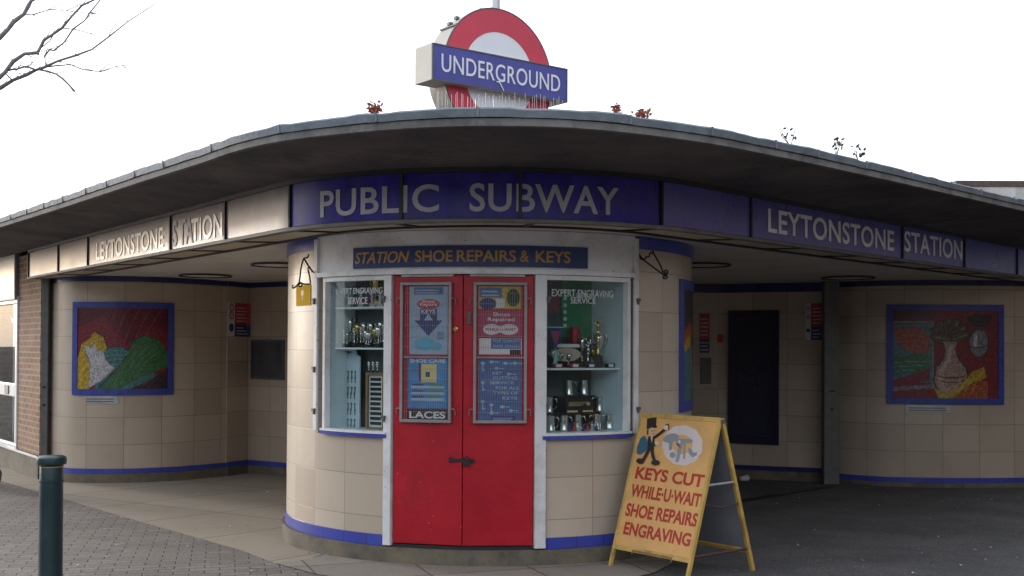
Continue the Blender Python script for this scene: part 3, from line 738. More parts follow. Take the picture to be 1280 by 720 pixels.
# name board over the doors
b0, z0 = K.hit(444, 333.5); b1, z1 = K.hit(733, 307.5); 
z0 = kz(590, 333.5); z1 = kz(590, 306.8)
nb = empty('name_board', K.P((b0 + b1) / 2, z0, .02), 'blue curved board with orange shoe repairs and keys lettering on the kiosk header', 'sign')
kblock('board', b0, b1, z0, z1, mat('board_blue', (0.022, 0.045, 0.155), 0.4, var=0.1, vscale=4), off0=.013, off1=.024, parent=nb)
m_oran = mat('ochre_lettering', (0.48, 0.27, 0.07), 0.5, var=0.08)
bm = bmesh.new(); ya, yb = kz(590, 327.5), kz(590, 312.8)
bm.free()
for w_, a_, b_, sh_ in (('STATION', 446, 513, .25), ('SHOE', 520, 566, 0), ('REPAIRS', 571, 644, 0), ('&', 649, 660, 0), ('KEYS', 668, 711, 0)):
    bm = bmesh.new(); text_on(bm, K, w_, ks(a_), ks(b_), ya, yb, .0255, weight=.018, shear=sh_); build('lettering', bm, m_oran, nb)

# ------------------------------------------------------------------ red doors
dz0, dz1 = zBand0 + .028, zHead - .004
D0, DM, D1 = K.P(sD0 + .006, 0), K.P(sDm, 0), K.P(sD1 - .006, 0)
doors = []
def leaf(a, b, glass_px, handle):
    pl = Plane(a, b - a); w = (b - a).length
    bm = bmesh.new(); slab(bm, pl, .002, w - .003, dz0, dz1, -.045, .045)
    d = build('door', bm, m_red, kiosk, bevel=.004)
    # lipping rail where the leaves meet
    u0, v1 = pl.hit(glass_px[0], glass_px[1]); u1, v0 = pl.hit(glass_px[2], glass_px[3])
    _, v0 = pl.hit((glass_px[0] + glass_px[2]) / 2, glass_px[3]); _, v1 = pl.hit((glass_px[0] + glass_px[2]) / 2, glass_px[1])
    gm = mat('guard_grey', (0.30, 0.27, 0.28), 0.5, metal=.3, var=.15)
    bm = bmesh.new(); frame(bm, pl, u0, u1, v0, v1, .022, .001, .034); fr = build('guard_frame', bm, gm, d, bevel=.003)
    bm = bmesh.new(); k = int((u1 - u0 - .05) / .0165)
    for i in range(1, k):
        u = u0 + .022 + (u1 - u0 - .044) * i / k; slab(bm, pl, u - .0009, u + .0009, v0 + .022, v1 - .022, .028, .0018)
    k = int((v1 - v0) / .075)
    for i in range(1, k):
        v = v0 + (v1 - v0) * i / k; slab(bm, pl, u0 + .022, u1 - .022, v - .0011, v + .0011, .0262, .0018)
    build('wire_mesh', bm, gm, fr)
    bm = bmesh.new(); vm_ = v0 + (v1 - v0) * .465; slab(bm, pl, u0 + .022, u1 - .022, vm_ - .006, vm_ + .006, .001, .02); build('glazing_bar', bm, gm, fr)
    bm = bmesh.new()
    for u, sg in ((u0, -1), (u1, 1)):
        for v in (v1 - .13, v0 + .09):
            pts = [pl.P(u - sg * .004, v + .012, .03), pl.P(u + sg * .022, v + .012, .03), pl.P(u + sg * .028, v, .022), pl.P(u + sg * .028, v - .035, .008)]
            tube(bm, pts, .0045, 6)
    build('guard_clip', bm, gm, fr)
    return pl, d, (u0, u1, v0, v1)
plL, dL, gL = leaf(D0, DM, (502, 353, 565, 528), 1)
plR, dR, gR = leaf(DM, D1, (592, 353, 658, 529), -1)
bm = bmesh.new(); uj = (DM - D0).length; slab(bm, plL, uj - .024, uj - .004, dz0 + .01, dz1 - .01, .0005, .008); build('meeting_strip', bm, m_red, dL, bevel=.002)
bm = bmesh.new(); u, v = plL.hit(570, 411.5); c = plL.P(u, v, 0); nn = plL.nn
for r, o0, o1 in ((.018, .001, .008), (.012, .008, .03)):
    ringa = [c + nn * o0 + plL.a * r * math.cos(t) + plL.b * r * math.sin(t) for t in [2 * math.pi * k / 14 for k in range(14)]]
    ringb = [p + nn * (o1 - o0) for p in ringa]; A = [bm.verts.new(p) for p in ringa]; B = [bm.verts.new(p) for p in ringb]
    bm.faces.new(A[::-1]); bm.faces.new(B)
    for k in range(14): bm.faces.new((A[k], A[(k + 1) % 14], B[(k + 1) % 14], B[k]))
build('door_knob', bm, m_gold, dL, smooth=30)
bm = bmesh.new(); u, v = plR.hit(587, 397); slab(bm, plR, u - .018, u + .012, v - .05, v + .045, .001, .012); build('letter_plate', bm, m_steel, dR, bevel=.003)
bm = bmesh.new(); u, v = plL.hit(498, 409); slab(bm, plL, u - .02, u + .004, v - .07, v + .07, .001, .006); build('hinge_plate', bm, m_red, dL)
bm = bmesh.new(); u, v = plL.hit(572, 575)
slab(bm, plL, u - .05, u + .06, v - .012, v + .012, .001, .012); slab(bm, plL, u - .065, u - .04, v - .02, v + .02, .001, .008)
build('hasp', bm, m_black, dL, bevel=.002)
bm = bmesh.new(); u, v = plR.hit(583, 576); slab(bm, plR, u - .03, u + .03, v - .032, v + .008, .014, .02); slab(bm, plR, u - .03, u + .06, v - .012, v + .014, .001, .012)
tube(bm, [plR.P(u - .018, v + .004, .024), plR.P(u - .018, v + .026, .024), plR.P(u, v + .036, .024), plR.P(u + .018, v + .026, .024), plR.P(u + .018, v + .004, .024)], .004, 6)
build('padlock', bm, m_black, dR, bevel=.003)
for pl, px in ((plL, 535), (plR, 622)):
    bm = bmesh.new(); u, v = pl.hit(px, 344.5); slab(bm, pl, u - .20, u + .20, dz1 - .012, dz1 + .002, .001, .016); build('weather_bar', bm, m_white, kiosk)

def poster(pl, name, label, px, m_bg, drawfn, off=.004, group=None):
    x0, y0, x1, y1 = px; xm = (x0 + x1) / 2
    u0, _ = pl.hit(x0, (y0 + y1) / 2); u1, _ = pl.hit(x1, (y0 + y1) / 2); v0 = pl.hit(xm, y1)[1]; v1 = pl.hit(xm, y0)[1]
    W, H = u1 - u0, v1 - v0
    t = empty(name, pl.P((u0 + u1) / 2, v0, off), label, 'poster', group)
    bm = bmesh.new(); slab(bm, pl, u0, u1, v0, v1, off, .002); build('sheet', bm, m_bg, t)
    if drawfn:
        bm = bmesh.new(); mats = []
        class Q:
            P = staticmethod(lambda a, b, o=0.0: pl.P(u0 + a * W, v0 + b * H, off + .0028 + o))
            stations = staticmethod(lambda a, b, step=9: [a, b])
        lay = [0]
        def mi(m):
            if m not in mats: mats.append(m)
            return mats.index(m)
        def R(a0, b0, a1, b1, m): lay[0] += 1; poly(bm, Q, [(a0, b0), (a1, b0), (a1, b1), (a0, b1)], lay[0] * .00012, .0001, mi(m))
        def PG(pts, m): lay[0] += 1; poly(bm, Q, pts, lay[0] * .00012, .0001, mi(m))
        def T(tx, a0, a1, b0, b1, m, w=.015): lay[0] += 1; text_on(bm, Q, tx, a0, a1, b0, b1, lay[0] * .00012 + .0003, mi(m), weight=w, th=.0003)
        drawfn(R, PG, T); build('print', bm, mats, t)
    return t
def lines(R, a0, a1, b0, b1, n, m, fill=.5):
    h = (b1 - b0) / n
    for i in range(n): R(a0, b0 + h * i, a1 - random.uniform(0, .15) * (a1 - a0), b0 + h * (i + fill), m)
def p1(R, PG, T):
    R(.12, .88, .88, .985, m_pblue); lines(R, .16, .82, .895, .97, 2, m_ppale, .45)
    PG(ell(.5, .74, .30, .075, 24), m_pred); T('Shoe', .33, .67, .76, .80, m_pwhite); T('Repairs', .28, .72, .70, .755, m_pwhite)
    R(.28, .50, .72, .67, m_pnavy); T('KEYS', .32, .68, .60, .66, m_pwhite); PG([(.14, .50), (.86, .50), (.5, .27)], m_pnavy); PG([(.38, .5), (.62, .5), (.5, .60)], m_ppale)
    PG(ell(.42, .15, .30, .09, 20), m_pcyan); PG(ell(.7, .12, .16, .06, 16), m_pcyan); lines(R, .72, .92, .22, .34, 5, m_pblue, .4)
poster(plL, 'poster', 'pale poster with red oval and navy arrow behind the left door guard', (512, 358, 560, 443), mat('poster_paper', (0.27, 0.40, 0.52), 0.5, var=.08), p1)
def p2(R, PG, T):
    R(0.02, .02, .98, .98, mat('grad_blue', (0.05, 0.20, 0.42), .5, var=.25, vscale=9)); R(.34, .52, .72, .87, mat('pale_yellow', (.55, .5, .2), .5)); R(.28, .54, .34, .92, m_pnavy)
    R(.45, .62, .55, .72, m_pnavy); T('SHOE CARE', .06, .94, .90, .97, m_pwhite)
    for b in (.16, .28, .40): 
        R(.08, b, .92, b + .05, m_ppale); R(.12, b + .055, .4, b + .09, m_pnavy); R(.5, b + .055, .86, b + .09, m_pgreen)
poster(plL, 'poster', 'blue poster with a yellow pack picture, lower half of the left door', (510, 447, 560, 511), m_pblue, p2)
def p3(R, PG, T): T('LACES', .06, .94, .16, .84, m_pwhite, .03)
poster(plL, 'poster', 'black strip reading LACES at the foot of the left door guard', (509, 512, 560, 525), m_blackp, p3)
def p4(R, PG, T):
    R(.04, .5, .55, .95, m_pblue); lines(R, .08, .5, .56, .9, 2, m_ppale, .45)
    PG(ell(.22, .22, .2, .26, 18), m_pnavy); PG(ell(.82, .5, .16, .4, 14), mat('dark_leaf', (.03, .05, .02), .5)); R(.42, .05, .62, .45, m_pwhite)
poster(plR, 'poster', 'yellow and blue picture card at the top of the right door guard', (598, 358, 651, 386), mat('ochre_print', (.5, .36, .06), .5, var=.3, vscale=25), p4)
def p5(R, PG, T):
    T('Shoes', .32, .72, .78, .93, m_pwhite); T('Repaired', .2, .84, .56, .74, m_pwhite)
    PG(ell(.29, .3, .2, .2, 22), m_pwhite); PG(ell(.7, .3, .22, .2, 22), m_pwhite); R(.3, .18, .7, .42, m_pwhite); T('WHILE-U-WAIT', .13, .87, .24, .36, m_pink, .03)
poster(plR, 'poster', 'crimson shoes repaired poster with white sole shapes on the right door', (599, 388, 652, 422), m_pink, p5)
def p6(R, PG, T):
    R(.28, .35, .98, .98, m_pblue); T('TOP QUALITY', .32, .95, .72, .93, m_ppale); T('SHOE REPAIRS', .32, .95, .42, .6, m_ppale); R(.72, .0, .98, .3, m_blackp)
poster(plR, 'poster', 'white card with a blue top quality panel below the crimson poster', (599, 423, 652, 443), m_pwhite, p6)
def p7(R, PG, T):
    for y, t_, a, b in ((.72, 'KEY', .32, .55), (.645, 'CUTTING', .34, .9), (.57, 'SERVICE', .26, .82), (.49, 'FOR ALL', .4, .95), (.41, 'TYPES OF', .34, .92), (.33, 'KEYS', .55, .9)): T(t_, a, b, y, y + .05, m_ppale, .03)
    for cx, cy, v in ((.1, .9, 0), (.3, .92, 1), (.62, .9, 1), (.84, .9, 1), (.1, .6, 0), (.1, .3, 0), (.3, .25, 0), (.55, .22, 1), (.75, .16, 1), (.3, .12, 1), (.7, .73, 1), (.42, .82, 1)):
        PG(ell(cx, cy, .05, .025, 10), m_ppale)
        if v: R(cx, cy - .006, cx + .17, cy + .006, m_ppale); R(cx + .13, cy - .018, cx + .155, cy, m_ppale)
        else: R(cx - .012, cy - .13, cx + .012, cy, m_ppale); R(cx, cy - .12, cx + .05, cy - .10, m_ppale)
    R(.3, .0, .85, .075, m_pnavy); lines(R, .34, .8, .01, .065, 2, m_ppale, .4)
poster(plR, 'poster', 'blue key cutting service poster with pale key drawings on the right door', (598, 446, 652, 526), m_pblue, p7)

# ------------------------------------------------------------------ things in the windows
def inset(surf_o): return Off(K, surf_o)
def cup(c, h, r, mbase, mcup, label, group, handles=True, figure=False):
    t = empty('trophy', c, label, 'trophy', group)
    x, y, z = c
    bh = h * .2
    bm = bmesh.new(); box(bm, (x, y, z + bh / 2), (r * 1.5, r * 1.5, bh)); build('base', bm, mbase, t, bevel=.003)
    bm = bmesh.new(); lathe(bm, (x, y, z + bh), [(r * .6, 0), (r * .5, h * .03), (r * .14, h * .08), (r * .12, h * .25), (r * .25, h * .30), (r * .75, h * .42), (r * .95, h * .6), (r * 1.0, h * .78), (r * .96, h * .78), (r * .85, h * .58)], 16)
    build('cup', bm, mcup, t, smooth=True)
    if handles:
        for sg in (-1, 1):
            bm = bmesh.new(); tube(bm, [(x + sg * r * .8, y, z + bh + h * .42), (x + sg * r * 1.35, y, z + bh + h * .5), (x + sg * r * 1.5, y, z + bh + h * .62), (x + sg * r * 1.3, y, z + bh + h * .74), (x + sg * r * .95, y, z + bh + h * .72)], r * .1, 6); build('handle', bm, mcup, t, smooth=True)
    return t
def figurine(c, h, r, mbase, mfig, label, group):
    """small sporting figure trophy: block, stem and a striding figure with raised arms"""
    t = empty('trophy', c, label, 'trophy', group); x, y, z = c
    bm = bmesh.new(); box(bm, (x, y, z + h * .12), (r * 1.4, r * 1.4, h * .24)); build('base', bm, mbase, t, bevel=.003)
    bm = bmesh.new(); lathe(bm, (x, y, z + h * .24), [(r * .45, 0), (r * .2, h * .06), (r * .15, h * .25), (r * .4, h * .3), (r * .1, h * .34)], 12); build('stem', bm, mfig, t, smooth=True)
    bm = bmesh.new(); q = z + h * .56
    tube(bm, [(x - r * .25, y, q), (x - r * .1, y, q + h * .12), (x, y, q + h * .2)], [.004, .006, .008], 6); tube(bm, [(x + r * .35, y, q + h * .02), (x + r * .2, y, q + h * .12), (x, y, q + h * .2)], [.004, .006, .008], 6)
    tube(bm, [(x, y, q + h * .18), (x, y, q + h * .34)], [.009, .011], 8); tube(bm, [(x, y, q + h * .32), (x + r * .4, y, q + h * .36), (x + r * .8, y, q + h * .44)], .004, 6); tube(bm, [(x, y, q + h * .32), (x - r * .4, y, q + h * .28), (x - r * .6, y, q + h * .36)], .004, 6)
    lathe(bm, (x, y, q + h * .345), [(.003, 0), (.010, .008), (.010, .016), (.003, .022)], 8)
    build('figure', bm, mfig, t, smooth=True)
    return t
ordn = ['first', 'second', 'third', 'fourth', 'fifth', 'sixth', 'seventh', 'eighth', 'ninth']
def inside(px, py, off, z):     # point inside a case at a given depth behind the drum face
    q = Drum(); 
    d = ray(px, py); r = KR + off
    a = d.x ** 2 + d.y ** 2; b = -2 * (d.x * KC.x + d.y * KC.y); c = KC.length_squared - r * r
    t = (-b - math.sqrt(max(0, b * b - 4 * a * c))) / (2 * a); p = CAM + d * t
    return (p.x, p.y, z)
# left window, middle shelf
for i, (px, h, r, kind, off) in enumerate(((421, .155, .028, 0, -.14), (430, .13, .02, 1, -.12), (438, .235, .02, 0, -.21), (443, .145, .022, 1, -.12), (451, .15, .02, 1, -.18), (458, .135, .022, 0, -.13), (464, .2, .022, 0, -.21), (473, .165, .024, 0, -.14), (479, .17, .02, 1, -.18))):
    lb = f'{ordn[i]} small trophy from the left on the middle shelf of the left window'
    (cup if kind == 0 else figurine)(inside(px, 430, off, zs2), h, r, m_blackp, m_chrome if i % 3 else m_pewter, lb, 'trophies on the middle shelf of the left window')
for i, (px, h, r, off) in enumerate(((425, .17, .026, -.22), (434, .12, .024, -.16), (447, .19, .026, -.22), (455, .2, .022, -.22), (461, .12, .024, -.12), (469, .15, .026, -.19), (476, .21, .024, -.22))):
    cup(inside(px, 430, off, zs2), h, r, m_blackp, (m_pewter, m_chrome, m_gold)[i % 3], f'{ordn[i]} two handled cup from the left in the back ranks of the middle shelf', 'cups in the back ranks of the middle shelf')
for i, (px, h) in enumerate(((418, .055), (436, .05), (451, .09), (465, .075), (475, .06))):
    figurine(inside(px, 380, -.13, zs1), h + .04, .03, m_chrome, m_pwhite, f'{ordn[i]} short award from the left on the top shelf of the left window', 'awards on the top shelf of the left window')
cup(inside(470, 380, -.2, zs1), .26, .034, m_gold, m_gold, 'gold cup trophy at the back of the top shelf, left window', 'awards on the top shelf of the left window')
# boards standing in the lower part of the left window
def case_plane(pxa, pxb, py, off):
    a, b = Vector(inside(pxa, py, off, 0)), Vector(inside(pxb, py, off, 0)); return Plane(a, b - a), (b - a).length
pl, w = case_plane(423, 451, 480, -.2)
t = empty('key_card', pl.P(w / 2, zSill, 0), 'tall white display card hung with keys in the left window', 'display card')
bm = bmesh.new(); H = .55
poly(bm, pl, [(0, zSill), (w, zSill), (w, zSill + H), (w * .85, zSill + H + .015), (w * .8, zSill + H + .07), (w * .2, zSill + H + .07), (w * .15, zSill + H + .015), (0, zSill + H)], 0, .012); build('card', bm, mat('card_white', (.50, .60, .66), .5), t)
bm = bmesh.new()
for r_ in range(4):
    for rr in range(2):
        for c_ in range(5):
            if (r_ == 1 and c_ == 0) or (r_ == 3 and c_ == 0): continue
            u = w * (.2 + .15 * c_ + random.uniform(-.02, .02)); v = zSill + .43 - r_ * .125 - rr * .045
            poly(bm, pl, ell(u, v, .009, .011, 9), .013, .003); slab(bm, pl, u - .004, u + .004, v - .04, v - .008, .013, .003)
build('hanging_key', bm, m_steel, t)
bm = bmesh.new(); text_on(bm, pl, 'Keys', w * .36, w * .64, zSill + H + .02, zSill + H + .045, .0135, weight=.02); build('lettering', bm, m_pnavy, t, recalc=False)
pl, w = case_plane(460, 483, 490, -.12)
t = empty('label_board', pl.P(w / 2, zSill, 0), 'oak framed board of engraved plates standing in the left window', 'display board')
bm = bmesh.new(); frame(bm, pl, 0, w, zSill, zSill + .43, .018, 0, .03); build('frame', bm, m_wood, t)
bm = bmesh.new(); slab(bm, pl, .018, w - .018, zSill + .018, zSill + .412, .002, .008); build('backing', bm, m_pwhite, t)
bm = bmesh.new()
for i in range(10): slab(bm, pl, .032, w - .034 - random.uniform(0, .012), zSill + .035 + i * .037, zSill + .059 + i * .037, .0105, .002)
build('engraved_plate', bm, m_blackp, t)
for i, u in enumerate((.02, .06, .1)):
    figurine(pl.P(u, zSill + .431, .016), .07, .014, m_blackp, m_chrome, f'{ordn[i]} tiny award from the left on top of the oak framed board', 'tiny awards on the oak framed board')
# dark blue sign card leaning at the back of the top shelf
pl, w = case_plane(420, 470, 370, -.23)
t = empty('shelf_card', pl.P(w / 2, zs1, 0), 'grey and red printed card leaning at the back of the top shelf', 'card')
bm = bmesh.new(); slab(bm, pl, 0, w, zs1 + .001, zs1 + .17, 0, .004); build('sheet', bm, m_steel, t)
bm = bmesh.new(); slab(bm, pl, w * .12, w * .9, zs1 + .05, zs1 + .085, .0042, .001); build('red_stripe', bm, m_pred, t)
bm = bmesh.new()
for i in range(9): slab(bm, pl, w * (.08 + .1 * i), w * (.12 + .1 * i), zs1 + .1, zs1 + .15 + .01 * (i % 3), .0042, .001)
build('print', bm, m_pnavy, t)

# right window: tankards
def tankard(c, h, r, face, label, group):
    t = empty('tankard', c, label, 'tankard', group); x, y, z = c
    bm = bmesh.new(); lathe(bm, (x, y, z), [(r * 1.08, 0), (r * 1.1, h * .05), (r * 1.0, h * .09), (r * .96, h * .12), (r * .84, h * .95), (r * .88, h), (r * .78, h), (r * .76, h * .9), (r * .85, h * .14)], 24); build('body', bm, m_pewter, t, smooth=40)
    bm = bmesh.new(); sg = face
    tube(bm, [(x + sg * r * .84, y, z + h * .88), (x + sg * r * 1.5, y - .005, z + h * .92), (x + sg * r * 1.8, y - .01, z + h * .7), (x + sg * r * 1.6, y - .005, z + h * .4), (x + sg * r * .95, y, z + h * .22)], r * .13, 8); build('handle', bm, m_pewter, t, smooth=True)
gT = 'tankards stacked in the lower right window'
zt = zSill + .001
st2, st3 = zSill + .13, zSill + .255
for (pxa, pxb, z_, off, lb) in ((680, 770, st2, -.26, 'black display step under the middle row of tankards'), (694, 752, st3, -.34, 'black display step under the top pair of tankards')):
    pl, w = case_plane(pxa, pxb, 490, off)
    bm = bmesh.new(); zb_ = zSill + .001
    slab(bm, pl, 0.02, w, zb_, z_, -.06, .06 if z_ == st2 else .065); o = build('display_step', bm, m_blackp); tag(o, lb, 'display step')
for i, (px, py, z_, off, sg, lb) in enumerate((
        (688.5, 520, zt, -.14, 1, 'pewter tankard at the left of the bottom row'), (705, 520, zt, -.14, 1, 'pewter tankard second in the bottom row'), (722, 520, zt, -.19, 1, 'pewter tankard third in the bottom row'), (746, 520, zt, -.185, -1, 'pewter tankard fourth in the bottom row'), (762, 520, zt, -.16, -1, 'pewter tankard at the right of the bottom row'),
        (686.5, 490, st2 + .001, -.285, 1, 'pewter tankard at the left of the middle row'), (749, 490, st2 + .001, -.285, -1, 'pewter tankard at the right of the middle row'),
        (711, 470, st3 + .001, -.37, 1, 'pewter tankard on the top step with handle to the right'), (730, 470, st3 + .001, -.37, -1, 'pewter tankard on the top step with handle to the left'))):
    tankard(inside(px, py, off, z_), .118, .034, sg, lb + ' in the right window', gT)
# key tags card in the middle of the step
pl, w = case_plane(707, 742, 490, -.205)
t = empty('engraved_card', pl.P(w / 2, st2, 0), 'black card with silver engraving samples among the tankards', 'display card')
bm = bmesh.new(); slab(bm, pl, 0, w, zSill + .12, zSill + .235, 0, .004); build('card', bm, m_blackp, t)
bm = bmesh.new()
for i in range(5): slab(bm, pl, w * .1, w * (.55 + .06 * i), zSill + .185 + i * .007, zSill + .188 + i * .007, .0045, .001)
poly(bm, pl, ell(w * .8, zSill + .2, .018, .014, 14), .0045, .001); slab(bm, pl, w * .05, w * .42, zSill + .138, zSill + .152, .0045, .001); slab(bm, pl, w * .6, w * .97, zSill + .138, zSill + .152, .0045, .001)
build('engraving', bm, m_chrome, t)
for i in range(7):
    c = inside(712 + i * 5.6, 527, -.12, zt); h = random.uniform(.03, .055)
    bm = bmesh.new(); box(bm, (c[0], c[1], c[2] + h / 2), (.022, .02, h)); 
    tube(bm, [(c[0], c[1], c[2] + h), (c[0], c[1], c[2] + h + .02)], [.005, .007], 6)
    o = build('key_fob', bm, [m_pnavy, m_pred, m_chrome][i % 3], bevel=.002); tag(o, f'{ordn[i]} small key fob from the left at the front of the right window', 'key fob', 'key fobs at the front of the right window')
# upper shelf of the right window
figurine(inside(747.5, 455, -.2, zs3), .39, .046, m_blackp, m_gold, 'tall gold footballer trophy on the shelf of the right window', 'trophies on the right window shelf')
cup(inside(748, 455, -.24, zs3), .27, .045, m_blackp, m_chrome, 'large silver cup behind the footballer trophy in the right window', 'trophies on the right window shelf')
figurine(inside(735, 455, -.22, zs3), .2, .03, m_blackp, m_chrome, 'slim silver figure trophy left of the footballer trophy', 'trophies on the right window shelf')
cup(inside(718, 455, -.3, zs3), .32, .035, m_blackp, m_pred, 'red bowled cup trophy at the back of the right window shelf', 'trophies on the right window shelf')
for i, (px, h, r, off) in enumerate(((692, .14, .024, -.30), (702, .19, .026, -.33), (711, .11, .022, -.2), (727, .24, .028, -.34), (741, .15, .022, -.34), (757, .16, .024, -.33))):
    cup(inside(px, 455, off, zs3), h, r, m_blackp, (m_chrome, m_gold, m_pewter)[i % 3], f'{ordn[i]} two handled cup from the left at the back of the right window shelf', 'cups at the back of the right window shelf')
pl, w = case_plane(684, 704, 420, -.16)
t = empty('pennant_award', pl.P(w / 2, zs3, 0), 'triangular glass pennant award on the right window shelf', 'award')
bm = bmesh.new(); poly(bm, pl, [(0, zs3 + .30), (w, zs3 + .30), (w * .5, zs3 + .13)], 0, .01); build('pennant', bm, m_pnavy, t)
bm = bmesh.new(); poly(bm, pl, [(w * .2, zs3 + .275), (w * .8, zs3 + .275), (w * .5, zs3 + .17)], .0105, .001); build('crest', bm, m_pink, t)
bm = bmesh.new(); poly(bm, pl, [(w * .35, zs3 + .02), (w * .65, zs3 + .02), (w * .54, zs3 + .15), (w * .46, zs3 + .15)], .0, .01); slab(bm, pl, -.01, w + .01, zs3 + .30, zs3 + .31, 0, .012); build('stem', bm, mat('pale_green_glass', (.25, .45, .42), .2), t)
bm = bmesh.new(); slab(bm, pl, w * .1, w * .9, zs3 + .001, zs3 + .02, -.03, .07); build('base', bm, m_blackp, t)
for i, (px, mm, lb) in enumerate(((697, m_pred, 'red plinth award with pale plate'), (718, m_pred, 'small red award block'), (738, m_blackp, 'small black award block'), (762, m_blackp, 'black block with white plate'))):
    c = inside(px, 452, -.135, zs3 + .001); t = empty('award_block', c, lb + ' on the right window shelf', 'award', 'award blocks on the right window shelf')
    bm = bmesh.new(); box(bm, (c[0], c[1], c[2] + .016), (.07, .04, .032), .4); build('block', bm, mm, t, bevel=.003)
    bm = bmesh.new(); box(bm, (c[0] + .009, c[1] - .021, c[2] + .017), (.042, .004, .02), .4); build('plate', bm, m_pwhite, t)
t = empty('silver_platter', inside(712, 440, -.28, zs3), 'oval silver platter propped at the back of the right window shelf', 'platter')
bm = bmesh.new(); pl, w = case_plane(690, 726, 430, -.27); poly(bm, pl, ell(w * .5, zs3 + .10, w * .5, .055, 24), 0, .008); build('dish', bm, m_chrome, t, bevel=.003)
bm = bmesh.new(); slab(bm, pl, w * .05, w * .95, zs3 + .155, zs3 + .18, -.005, .01); build('ledge', bm, m_white, t)
pl, w = case_plane(702, 745, 380, -.39)
def pg_(R, PG, T):
    for i in range(6): R(.05, .18 + i * .12, .14, .24 + i * .12, m_pwhite)
    lines(R, .3, .85, .3, .8, 5, m_pgreen, .5); R(.4, .72, .75, .80, m_pwhite)
poster(pl, 'notice_sheet', 'green price notice hanging at the back of the right window', (702, 352, 745, 422), m_pgreen, pg_, off=.0)
pl, w = case_plane(752, 775, 390, -.3)
t = empty('wooden_plaque', pl.P(w / 2, 1.85, 0), 'dark wooden plaque with a white plate hanging in the right window', 'plaque')
bm = bmesh.new(); v0 = pl.hit(763, 410)[1]; v1 = pl.hit(763, 352)[1]; slab(bm, pl, 0, w, v0, v1, 0, .02); build('board', bm, mat('plaque_wood', (.10, .065, .04), .4, var=.3, vscale=15), t, bevel=.004)
bm = bmesh.new(); slab(bm, pl, w * .4, w * .85, v0 + .15, v0 + .19, .021, .002); build('plate', bm, m_pwhite, t)

# ------------------------------------------------------------------ wrought iron scroll brackets on the kiosk
def bracket(pts_px, sc, mount_px, label):
    """pts: polylines in px, all lying in the plane of the hanging bracket"""
    base = K.P(ks(*mount_px), kz(*mount_px), .03)
    c = at_y(mount_px[0], mount_px[1], base.y); t = empty('scroll_bracket', base, label, 'bracket', 'wrought iron brackets on the kiosk')
    d = (base - Vector((KC.x, KC.y, base.z))).normalized(); pl = Plane(base, d if d.x > 0 else -d)
    for nm, pp in pts_px:
        bm = bmesh.new(); P3 = []
        for p in pp: u, v = pl.hit(*p); P3.append(pl.P(u, v))
        tube(bm, catmull(P3, 5), .0065, 6); build(nm, bm, m_black, t, smooth=True)
def spiral(cx, cy, r, a0, turns, n=14):
    return [(cx + r * (1 - .7 * k / n) * math.cos(a0 + turns * 2 * math.pi * k / n), cy + r * (1 - .7 * k / n) * math.sin(a0 + turns * 2 * math.pi * k / n)) for k in range(n + 1)]
bracket([('bar', [(797, 312), (799, 318), (805, 325), (815, 333), (826, 341), (829, 343)]), ('scroll', spiral(831, 346, 3.4, -2.2, 1.2)), ('scroll', spiral(832, 340, 3, 1.5, -1.0)), ('stay', [(829, 341), (825, 331), (819, 320), (815, 314)]), ('scroll', [(797, 312), (800, 322), (805, 325), (808, 321), (811, 321), (813, 316), (817, 317), (816, 313)])],
        0, (797, 312), 'black wrought iron scroll bracket on the right side of the kiosk')
bracket([('bar', [(397, 312), (396, 325), (397, 340), (393, 341), (388, 336), (383, 328), (380, 323)]), ('scroll', [(386, 318), (384, 322), (380, 323), (378, 328), (376, 336), (375, 345), (374, 352)]), ('stay', [(374, 353), (370, 358), (366, 360), (366, 356)]), ('scroll', spiral(375, 356, 3, -1.5, 1.1)), ('stay', [(388, 354), (387, 345), (385, 336), (388, 334)]), ('stay', [(374, 353), (380, 355), (388, 355)])],
        0, (397, 314), 'black wrought iron scroll bracket hanging bent on the left side of the kiosk')

# yellow sign on the kiosk's left side
s0, z1 = K.hit(371, 357); s1, z0 = K.hit(388.5, 382); z0 = kz(380, 382); z1 = kz(380, 356.5)
t = empty('yellow_notice', K.P((s0 + s1) / 2, z0, .01), 'small yellow notice on the left flank of the kiosk', 'sign')
bm = bmesh.new(); slab(bm, K, s0, s1, z0, z1, .001, .004, .05); build('plate', bm, m_pyel, t)
bm = bmesh.new(); sm = (s0 + s1) / 2
poly(bm, K, ell(sm, (z0 + z1) / 2 + .02, .03, .024, 14), .0052, .0006); slab(bm, K, sm - .006, sm + .006, z0 + .04, z0 + .085, .0052, .0006)
build('mark', bm, mat('faded_grey_print', (.38, .27, .08), .5), t)

